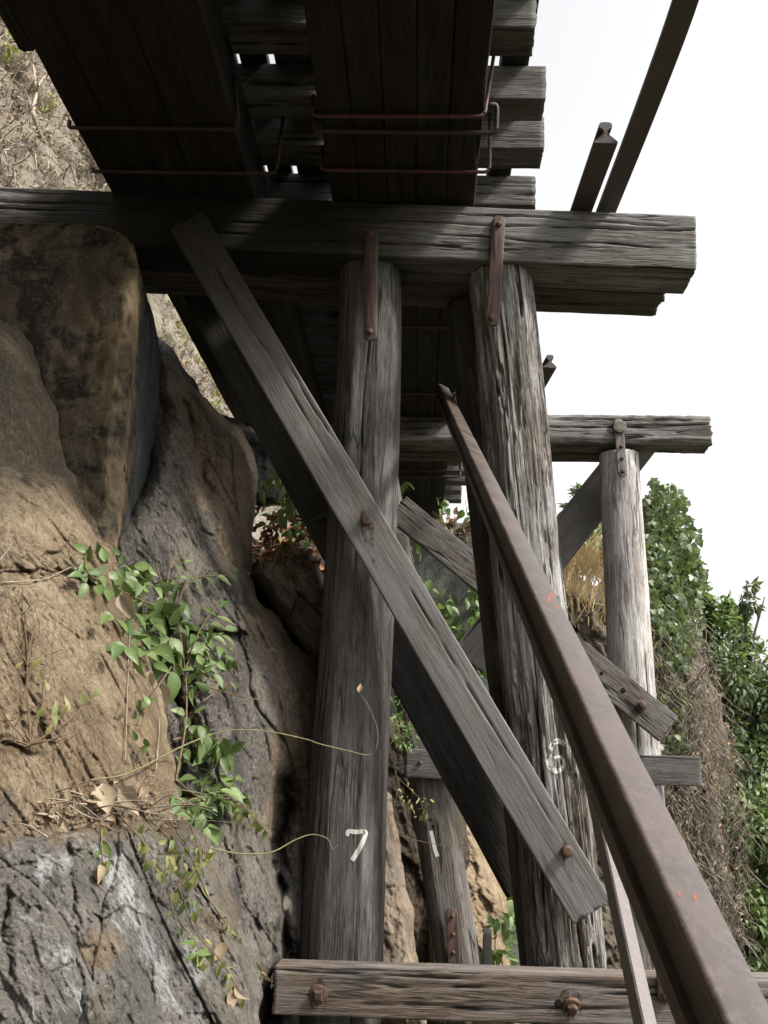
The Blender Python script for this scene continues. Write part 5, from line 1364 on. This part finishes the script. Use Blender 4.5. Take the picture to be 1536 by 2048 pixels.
# ---- ledge between the slab and the grey rock: dead leaves and twigs
S = Soup()
for _ in range(46):
    x, y = rng.uniform(90, 385), rng.normal(1612, 22); p0 = front(x, y, .03); a = rng.uniform(-.5, .5) + (math.pi if rng.rand() < .5 else 0); l = rng.uniform(.08, .3)
    p1 = p0 + np.array([math.cos(a) * l, rng.uniform(-.1, .05), math.sin(a) * l * .6]); S.tube(smooth_poly([p0, (p0 + p1) / 2 + rng.randn(3) * .02 + [0, 0, .02], p1], 7), rng.uniform(.0015, .0035), .001, 4)
tag(link('twig_litter', S.mesh('twig_litter'), M['twig']), 'tangle of dry twigs caught on the ledge under the tan slab', 'twigs', None, 'stuff')
S = Soup()
for _ in range(75):
    x, y = rng.uniform(80, 380), rng.normal(1618, 24); p = front(x, y, .02 + rng.uniform(0, .04)); add_leaf(S, 'dead', p, rdir(.2, 1), rnorm(p), rng.uniform(10, 24) * mpp(p))
tag(link('leaf_litter', S.mesh('leaf_litter'), M['leaf_dead']), 'dead leaves caught on the ledge under the tan slab', 'litter', None, 'stuff')
for (px, py, s, d, lab) in ((205, 1590, 60, (.3, 0, -1), 'large pale dry leaf lying on the ledge under the tan slab'), (240, 1600, 56, (.8, 0, -.6), 'large pale dry leaf with brown spots, right on the twig ledge'), (334, 1655, 56, (-.1, 0, -1), 'pale dry leaf hanging below the leafy plant over the grey rock'),
      (238, 1215, 62, (.6, 0, -.8), 'pale crumpled leaf caught left in the leafy plant'), (243, 1430, 26, (-.3, 0, -1), 'small white dry leaf stuck on the tan slab'), (316, 1395, 74, (.3, 0, -1), 'narrow pale dry leaf hanging in the crack right of the tan slab'), (300, 1360, 46, (-.1, 0, -1), 'folded pale leaf in the crack below the leafy plant'), (345, 1290, 56, (.7, 0, -.7), 'thin pale dry leaf across the middle of the leafy plant'), (358, 1608, 30, (0, 0, -1), 'small pale leaf beside the lower leaves of the leafy plant')):
    p = front(px, py - s * .4, .10 if py < 1400 else .07); tag(add_leaf_obj(None, 'dead', p, d, TOCAM(p) + rng.randn(3) * .25, s * mpp(p), M['leaf_pale'], 'dead_leaf'), lab, 'leaf', 'big dead leaves on the rocks')

S = Soup(); OCT = np.array([(1, 0, 0), (-1, 0, 0), (0, 1, 0), (0, -1, 0), (0, 0, .7), (0, 0, -.7), (.6, .6, .4), (-.6, .5, .4)], float)
OF = [(0, 6, 4), (6, 2, 4), (2, 7, 4), (7, 1, 4), (1, 3, 4), (3, 0, 4), (6, 0, 5), (2, 6, 5), (7, 2, 5), (1, 7, 5), (3, 1, 5), (0, 3, 5)]
for _ in range(110):
    if rng.rand() < .7: x, y = rng.uniform(-20, 380), rng.normal(1640, 14)
    else: x, y = rng.uniform(-20, 200), rng.normal(1140, 8) + .06 * 100
    p = front(x, y, .004); r = rng.uniform(4, 15) * mpp(p) * rng.uniform(.4, 1)
    S.add(OCT * r * rng.uniform(.6, 1.3, (8, 3)) + p, None, OF)
tag(link('stone_chips', S.mesh('stone_chips', False), M['rock_far']), 'loose chips of stone lying on the ledges of the tan slab', 'stones', None, 'stuff')
# ---- soil ledge behind the brace
S = Soup()
for _ in range(260):
    x, y = rng.uniform(505, 720), 0; y = 1075 + abs(x - 565) * .22 + rng.normal(0, 24); p = front(x, y, .02 + rng.uniform(0, .05), 6.2); add_leaf(S, 'dead', p, rdir(.3, 1), rnorm(p), rng.uniform(12, 26) * mpp(p))
tag(link('leaf_litter', S.mesh('leaf_litter'), M['leaf_red']), 'red brown dead leaves on the soil ledge beside the dark post', 'litter', None, 'stuff')
def shrub(label, reg, n, smin, smax, Y, mat, kind, stems, cat='shrub', name='shrub', down=.4, stemr=.008, bv=None, ab=(.5, .6, .55)):
    """free-standing plant: picture ellipse regions at a given distance; each leaf a part"""
    o0 = W(stems[0][0][0], stems[0][0][1], Y); sh = empty(name, o0); tag(sh, label, cat)
    S = Soup()
    for st in stems: tube('stem', smooth_poly([W(p[0], p[1], Y + (p[2] if len(p) > 2 else 0)) for p in st], 12), stemr, M['stem'], sh, None, stemr * .4, 5)
    for (cx, cy, rx, ry) in reg:
        for _ in range(int(n * rx * ry / sum(r[2] * r[3] for r in reg)) + 1):
            a = rng.uniform(0, 6.283); r = math.sqrt(rng.rand()); p = W(cx + rx * r * math.cos(a), cy + ry * r * math.sin(a), Y + rng.uniform(-.3, .3))
            add_leaf_obj(sh, kind, p, rdir(down, .7), rnorm(p, *ab), rng.uniform(smin, smax) * mpp(p), mat)
    return sh
shrub('shaded shrub with drooping long leaves on the soil ledge beside the long brace', [(615, 1060, 40, 40), (560, 1040, 50, 40), (600, 980, 60, 50)], 70, 26, 48, 6.3, M['leaf'], 'lance', [[(540, 1110), (562, 1040), (590, 980), (600, 930)], [(562, 1040), (620, 1020)]])
shrub('small plant with two round leaves in the dark under the stringers', [(548, 966, 22, 14)], 6, 26, 34, 6.6, M['leaf'], 'ovate', [[(560, 1010), (550, 970)]])
shrub('pale green shrub filling the dark hollow behind the brown ridge', [(560, 960, 60, 60), (630, 990, 60, 70), (560, 900, 60, 50), (650, 900, 60, 70)], 240, 22, 40, 8.6, M['tree_leaf'], 'ovate', [[(600, 1100), (600, 950)], [(600, 1000), (640, 900)], [(600, 1000), (560, 900)]])
shrub('feathery green fern hanging between the dark post and the rear brace', [(800, 1440, 22, 50), (820, 1480, 16, 20)], 110, 9, 20, 7.0, M['bright_leaf'], 'lance', [[(800, 1400), (815, 1440), (800, 1500)], [(790, 1440), (840, 1450)], [(795, 1470), (835, 1480)]], 'fern', 'fern', stemr=.003)
shrub('dry weed with a few green leaflets drooping over the far board', [(810, 1590, 20, 30), (845, 1620, 20, 30)], 34, 8, 14, 8.0, M['leaf_yel'], 'lance', [[(790, 1540), (805, 1600), (822, 1680), (830, 1720)], [(800, 1560), (840, 1600), (850, 1650)], [(830, 1680), (880, 1690), (970, 1700)], [(795, 1580), (785, 1640), (800, 1700)]], 'weed', 'dry_weed', stemr=.003)

# ---- plants on and around the far abutment
S = Soup()
for _ in range(60):
    p = W(rng.uniform(862, 948), rng.normal(1050, 10), Y3 - .1); add_leaf(S, 'dead', p, rdir(.4, 1), rnorm(p), rng.uniform(14, 24) * mpp(p))
tag(link('leaf_litter', S.mesh('leaf_litter'), M['leaf_dead']), 'yellowed dead leaves on top of the grey concrete abutment', 'litter', None, 'stuff')
shrub('bright green climber spreading over the face of the grey concrete abutment', [(960, 1190, 30, 40), (900, 1260, 90, 50), (960, 1280, 50, 50), (940, 1340, 50, 40), (870, 1200, 40, 50), (975, 1120, 14, 60), (1000, 1060, 20, 30)], 220, 22, 40, Y3 - .35, M['bright_leaf'], 'ovate',
      [[(900, 1420), (920, 1300), (960, 1200), (975, 1060)], [(910, 1350), (860, 1220)], [(920, 1300), (990, 1260)], [(860, 1300), (840, 1180), (815, 1080)]], 'climber', 'climber')
shrub('leafy green sprig peeping out right of the dark post, high up', [(806, 985, 14, 26), (830, 1080, 26, 26), (800, 1022, 12, 14)], 34, 18, 32, 9.9, M['bright_leaf'], 'lance', [[(780, 1120), (800, 1040), (806, 970)], [(790, 1080), (850, 1090)]], 'sprig', 'leafy_sprig', stemr=.004)
shrub('yellow green vine dangling beside the far sleepers', [(885, 1000, 12, 60), (935, 1030, 12, 20)], 26, 16, 26, 12.0, M['bright_leaf'], 'ovate', [[(885, 940), (888, 1000), (884, 1060)], [(930, 1000), (940, 1060)]], 'vine', 'vine', stemr=.004)
shrub('mixed green undergrowth in the gap behind the rear diagonal plank', [(985, 1680, 40, 60), (1010, 1760, 30, 60), (1030, 1850, 24, 60), (990, 1920, 30, 30), (950, 1570, 40, 50)], 230, 24, 44, 11.6, M['leaf'], 'ovate', [[(1010, 1980), (1010, 1800), (990, 1660)], [(1010, 1850), (1030, 1760)]], 'undergrowth', 'undergrowth')
shrub('small creeping plant with bright leaves in front of the pale tan rock', [(985, 1900, 40, 24), (995, 1840, 26, 20), (965, 1940, 20, 12), (1180, 1860, 20, 70)], 70, 16, 30, 9.6, M['bright_leaf'], 'ovate', [[(1000, 1980), (990, 1890), (1000, 1830)]], 'plant', 'creeping_plant')

# ---- outcrop: dry grass, ivy, dry vines
S = Soup()
for _ in range(420):
    x = rng.uniform(1125, 1225); y = min(1260, 1125 + abs(rng.normal(0, 55))); p = front(x, y, .1, 14, bvO); h = rng.uniform(.2, .75) * (1.2 if y < 1180 else .7)
    up = nz(np.array([rng.normal(0, .4), rng.normal(0, .3) - .1, 1])); sd_ = nz(np.cross(up, TOCAM(p))) * .006
    m_ = p + up * h * .6; tpt = p + up * h + np.array([rng.normal(0, .12), 0, -.12 * h]); S.add([p - sd_, p + sd_, m_ + sd_ * .7, m_ - sd_ * .7, tpt], [(0, 1, 2, 3)], [(3, 2, 4)])
tag(link('dry_grass', S.mesh('dry_grass'), M['straw']), 'straw coloured dry grass on the outcrop left of the pale post', 'grass', None, 'stuff')
ivy = empty('ivy', W(1320, 1600, 13.5)); tag(ivy, 'green ivy climbing over the top of the rock outcrop right of the pale post', 'ivy')
ivyreg = [(1330, 1010, 46, 46, 60), (1345, 1080, 56, 60, 90), (1350, 1150, 60, 60, 90), (1350, 1220, 50, 50, 60), (1370, 1260, 36, 60, 34), (1310, 1130, 40, 90, 50), (1360, 1310, 30, 40, 20), (1330, 1290, 30, 50, 16), (1345, 1390, 30, 40, 10), (1360, 1430, 12, 60, 14), (1330, 1500, 50, 40, 24), (1395, 1170, 16, 50, 14), (1160, 1060, 44, 60, 60), (1180, 1010, 30, 30, 24), (1310, 975, 12, 20, 8)]
cnt = 0; S = Soup()
for (cx, cy, rx, ry, n) in ivyreg:
    for k in range(n * 4):
        a = rng.uniform(0, 6.283); r = math.sqrt(rng.rand()); x, y = cx + rx * r * math.cos(a), cy + ry * r * math.sin(a)
        l, nn = hit(bvO, x, y)
        p = W(x, y, 15.0 + rng.uniform(-.6, .6)) if l is None else l + TOCAM(l) * rng.uniform(.05, .5)
        args = (p, rdir(.9, .5), rnorm(p, .6, .5, .5)); s = rng.uniform(10, 19) * mpp(p)
        if k < n and cnt < 290: add_leaf_obj(ivy, 'ivy', *args, s, M['ivy']); cnt += 1
        else: add_leaf(S, 'ivy', *args, s)
lm = link('leaf_mass', S.mesh('leaf_mass'), M['ivy'], ivy, Matrix.Identity(4)); lm['kind'] = 'stuff'
S = Soup()
for _ in range(2200):
    x = rng.uniform(1285, 1490); y = rng.uniform(1150, 1990)
    if x < 1285 + (y - 1300) * .0 or x > 1390 + (y - 1150) * .22: continue
    p = front(x, y, rng.uniform(.02, .45), 14, bvO); n = 9; pts = [p]; v = np.array([rng.normal(0, .5), rng.normal(-.1, .2), -1.0]); l = rng.uniform(.3, 1.1)
    for k in range(n):
        v = nz(v * .8 + np.array([rng.normal(0, .7), rng.normal(0, .35), -.35])); pts.append(pts[-1] + v * l / n)
    S.tube(np.array(pts), rng.uniform(.004, .010), .003, 3)
tag(link('dry_vines', S.mesh('dry_vines'), M['dryvine']), 'tangled curtain of dry brown vines hanging over the outcrop below the ivy', 'vines', None, 'stuff')
S = Soup()
for _ in range(900):
    x = rng.uniform(1290, 1480); y = rng.uniform(1330, 2040)
    if x > 1400 + (y - 1150) * .2: continue
    p = front(x, y, rng.uniform(.0, .35), 14, bvO); add_leaf(S, 'dead' if rng.rand() < .75 else 'ivy', p, rdir(.7, .7), rnorm(p), rng.uniform(5, 12) * mpp(p))
tag(link('dry_leaves', S.mesh('dry_leaves'), M['leaf_dead']), 'withered leaves clinging among the dry brown vines', 'leaves', None, 'stuff')

# ---- trees to the right
def tree(label, base, H, crown, n, smin, smax, mat, kind, limbs, nm='broadleaf_tree', trunk_r=.14, tips=None):
    o0 = W(*base); t = empty(nm, o0); tag(t, label, 'tree', 'trees beyond the outcrop')
    S = Soup(); S.tube(smooth_poly([o0, o0 + [.05, .1, H * .4], o0 + [.0, .1, H * .8]], 16) - o0, trunk_r, trunk_r * .35, 9)
    link('trunk', S.mesh('trunk'), M['bark'], t, Matrix.Translation(Vector(o0)))
    S = Soup(); Sl = Soup(); tot = sum(c[3] ** 1.5 for c in crown)
    for (px, py, Yd, rp) in crown:
        c = W(px, py, Yd); r = rp * mpp(c); b0 = o0 + np.array([0, .1, min(max(c[2] - o0[2] - r, H * .2), H * .75)])
        S.tube(smooth_poly([b0, (b0 + c) / 2 + rng.randn(3) * .1, c + rng.randn(3) * .1], 10) - o0, trunk_r * .35, .012, 5)
        for j in range(4):
            e = c + nz(rng.randn(3)) * r * .9; S.tube(np.array([c, (c + e) / 2 + rng.randn(3) * .05, e]) - o0, .014, .005, 4)
        m = int(n * rp ** 1.5 / tot); k = 0
        sub = [c + nz(rng.randn(3)) * r * rng.uniform(.35, .95) for _ in range(max(5, int(rp / 6)))]
        for k in range(m):
            q = sub[rng.randint(len(sub))] + rng.randn(3) * r * .24
            d = nz(q - c) + np.array([0, 0, -.4]) + rng.randn(3) * .5
            add_leaf(Sl, kind, q, d, nz(np.array([.2, -.3, .9]) + rng.randn(3) * .6), rng.uniform(smin, smax) * mpp(q))
    link('branch', S.mesh('branch'), M['bark'], t, Matrix.Translation(Vector(o0)))
    o = link('crown', Sl.mesh('crown'), mat, t, Matrix.Identity(4)); o['kind'] = 'stuff'
    return t
tree('dark green tree at the right edge with a slender leafy top against the sky', (1540, 1950, 17), 6.0, [(1500, 1205, 17, 20), (1490, 1275, 17, 32), (1530, 1330, 17, 60), (1460, 1350, 16.6, 50), (1500, 1420, 16.8, 70), (1570, 1420, 17, 90), (1440, 1440, 16.8, 44), (1520, 1530, 16.6, 80), (1600, 1560, 17, 90), (1470, 1560, 17, 60), (1500, 1172, 17, 9)], 7000, 10, 22, M['tree_leaf'], 'lance', 0)
tree('lower bright green tree between the outcrop and the dark tree', (1450, 2080, 18), 5.0, [(1430, 1270, 18, 40), (1400, 1320, 18, 36), (1440, 1350, 18, 50), (1470, 1250, 18.4, 30), (1410, 1240, 18, 34), (1395, 1190, 18, 24), (1440, 1225, 18, 26), (1420, 1420, 18, 50), (1450, 1500, 18, 60)], 3600, 10, 19, M['bright_leaf'], 'ovate', 0)
tree('shady low bush at the lower right corner behind the big rusty rail', (1520, 2150, 15), 2.6, [(1500, 1640, 15, 80), (1540, 1760, 15, 90), (1490, 1800, 14.8, 60), (1500, 1900, 15, 80), (1560, 1960, 15, 90), (1480, 2000, 14.6, 60), (1590, 1680, 15, 80)], 6500, 10, 22, M['leaf'], 'ovate', 0, 'shrub')
tree('small tree seen behind the crossing planks of the farther bent', (1150, 1500, 17), 5.0, [(1150, 1080, 17, 40), (1170, 1030, 17, 34), (1140, 1120, 17, 30), (1190, 1100, 17, 34), (1165, 1000, 17, 18), (1300, 1060, 17, 40)], 1500, 14, 24, M['tree_leaf'], 'ovate', 0)

# ---- hillside: litter, twigs and a few green plants
def onhill(px, py, off=.05):
    l, n = hit(bvH, px, py)
    return None if l is None else l + TOCAM(l) * off
regs = [((-30, 240), (0, 400)), ((320, 470), (600, 850))]
S = Soup(); S2 = Soup(); S3 = Soup()
for (xr_, yr_), N in zip(regs, (1700, 900)):
    for _ in range(N):
        p = onhill(rng.uniform(*xr_), rng.uniform(*yr_), rng.uniform(.02, .12))
        if p is None: continue
        add_leaf(S, 'dead', p, rdir(.4, 1), rnorm(p), rng.uniform(4, 10) * mpp(p))
    for _ in range(N // 7):
        p = onhill(rng.uniform(*xr_), rng.uniform(*yr_), .1)
        if p is None: continue
        l = rng.uniform(.2, 1.1); v = np.array([rng.normal(0, .6), rng.normal(0, .4), rng.normal(.2, .7)]); pts = [p]
        for k in range(6): v = nz(v + rng.randn(3) * .35); pts.append(pts[-1] + v * l / 6)
        S2.tube(np.array(pts), rng.uniform(.006, .014), .004, 3)
tag(link('leaf_litter', S.mesh('leaf_litter'), M['leaf_dead']), 'dry leaf litter strewn over the sunny hillside', 'litter', None, 'stuff')
tag(link('twig_litter', S2.mesh('twig_litter'), M['twig']), 'dead twigs strewn over the sunny hillside', 'twigs', None, 'stuff')
def hplant(label, regs, n, smin, smax, mat):
    b = None
    for (cx, cy, rx, ry) in regs:
        for _ in range(n):
            a = rng.uniform(0, 6.283); r = math.sqrt(rng.rand()); p = onhill(cx + rx * r * math.cos(a), cy + ry * r * math.sin(a), rng.uniform(.1, .5))
            if p is None: continue
            if b is None:
                b = empty('hillside_shrub', p); tag(b, label, 'shrub'); S = Soup()
                for k in range(4): S.tube(smooth_poly([np.zeros(3), rng.randn(3) * .12 + [0, 0, .2], rng.randn(3) * .2 + [0, 0, .5]], 8), .012, .004, 4)
                link('stem', S.mesh('stem'), M['twig'], b, Matrix.Translation(Vector(p)))
            add_leaf_obj(b, 'ovate', p, rdir(.2, .9), rnorm(p), rng.uniform(smin, smax) * mpp(p), mat)
hplant('yellow green shrub on the sunny hillside at the top left corner', [(8, 85, 20, 30), (25, 110, 16, 14)], 30, 7, 13, M['hill_leaf'])
hplant('bright green shrub on the sunny hillside beside the overhead stringers', [(97, 205, 16, 24)], 34, 7, 13, M['hill_leaf'])
hplant('yellow green bushes on the hillside seen in the gap right of the concrete pier', [(375, 660, 22, 30), (405, 700, 16, 30), (430, 800, 16, 26), (440, 750, 14, 20)], 34, 7, 14, M['hill_leaf'])
p = onhill(78, 250, .3)
if p is not None:
    S = Soup(); P = [onhill(x, y, .35) for x, y in ((82, 275), (66, 225), (72, 185), (66, 130))]
    S.tube(smooth_poly(P, 20) - p, .035, .02, 6); P = [onhill(x, y, .35) for x, y in ((72, 185), (80, 165), (92, 150))]; S.tube(smooth_poly(P, 10) - p, .02, .01, 5)
    P = [onhill(x, y, .35) for x, y in ((64, 220), (56, 195), (50, 180))]; S.tube(smooth_poly(P, 10) - p, .016, .008, 5)
    tag(link('bare_sapling', S.mesh('bare_sapling'), M['twig'], None, Matrix.Translation(Vector(p))), 'pale bare sapling with forked branches on the sunny hillside', 'sapling')
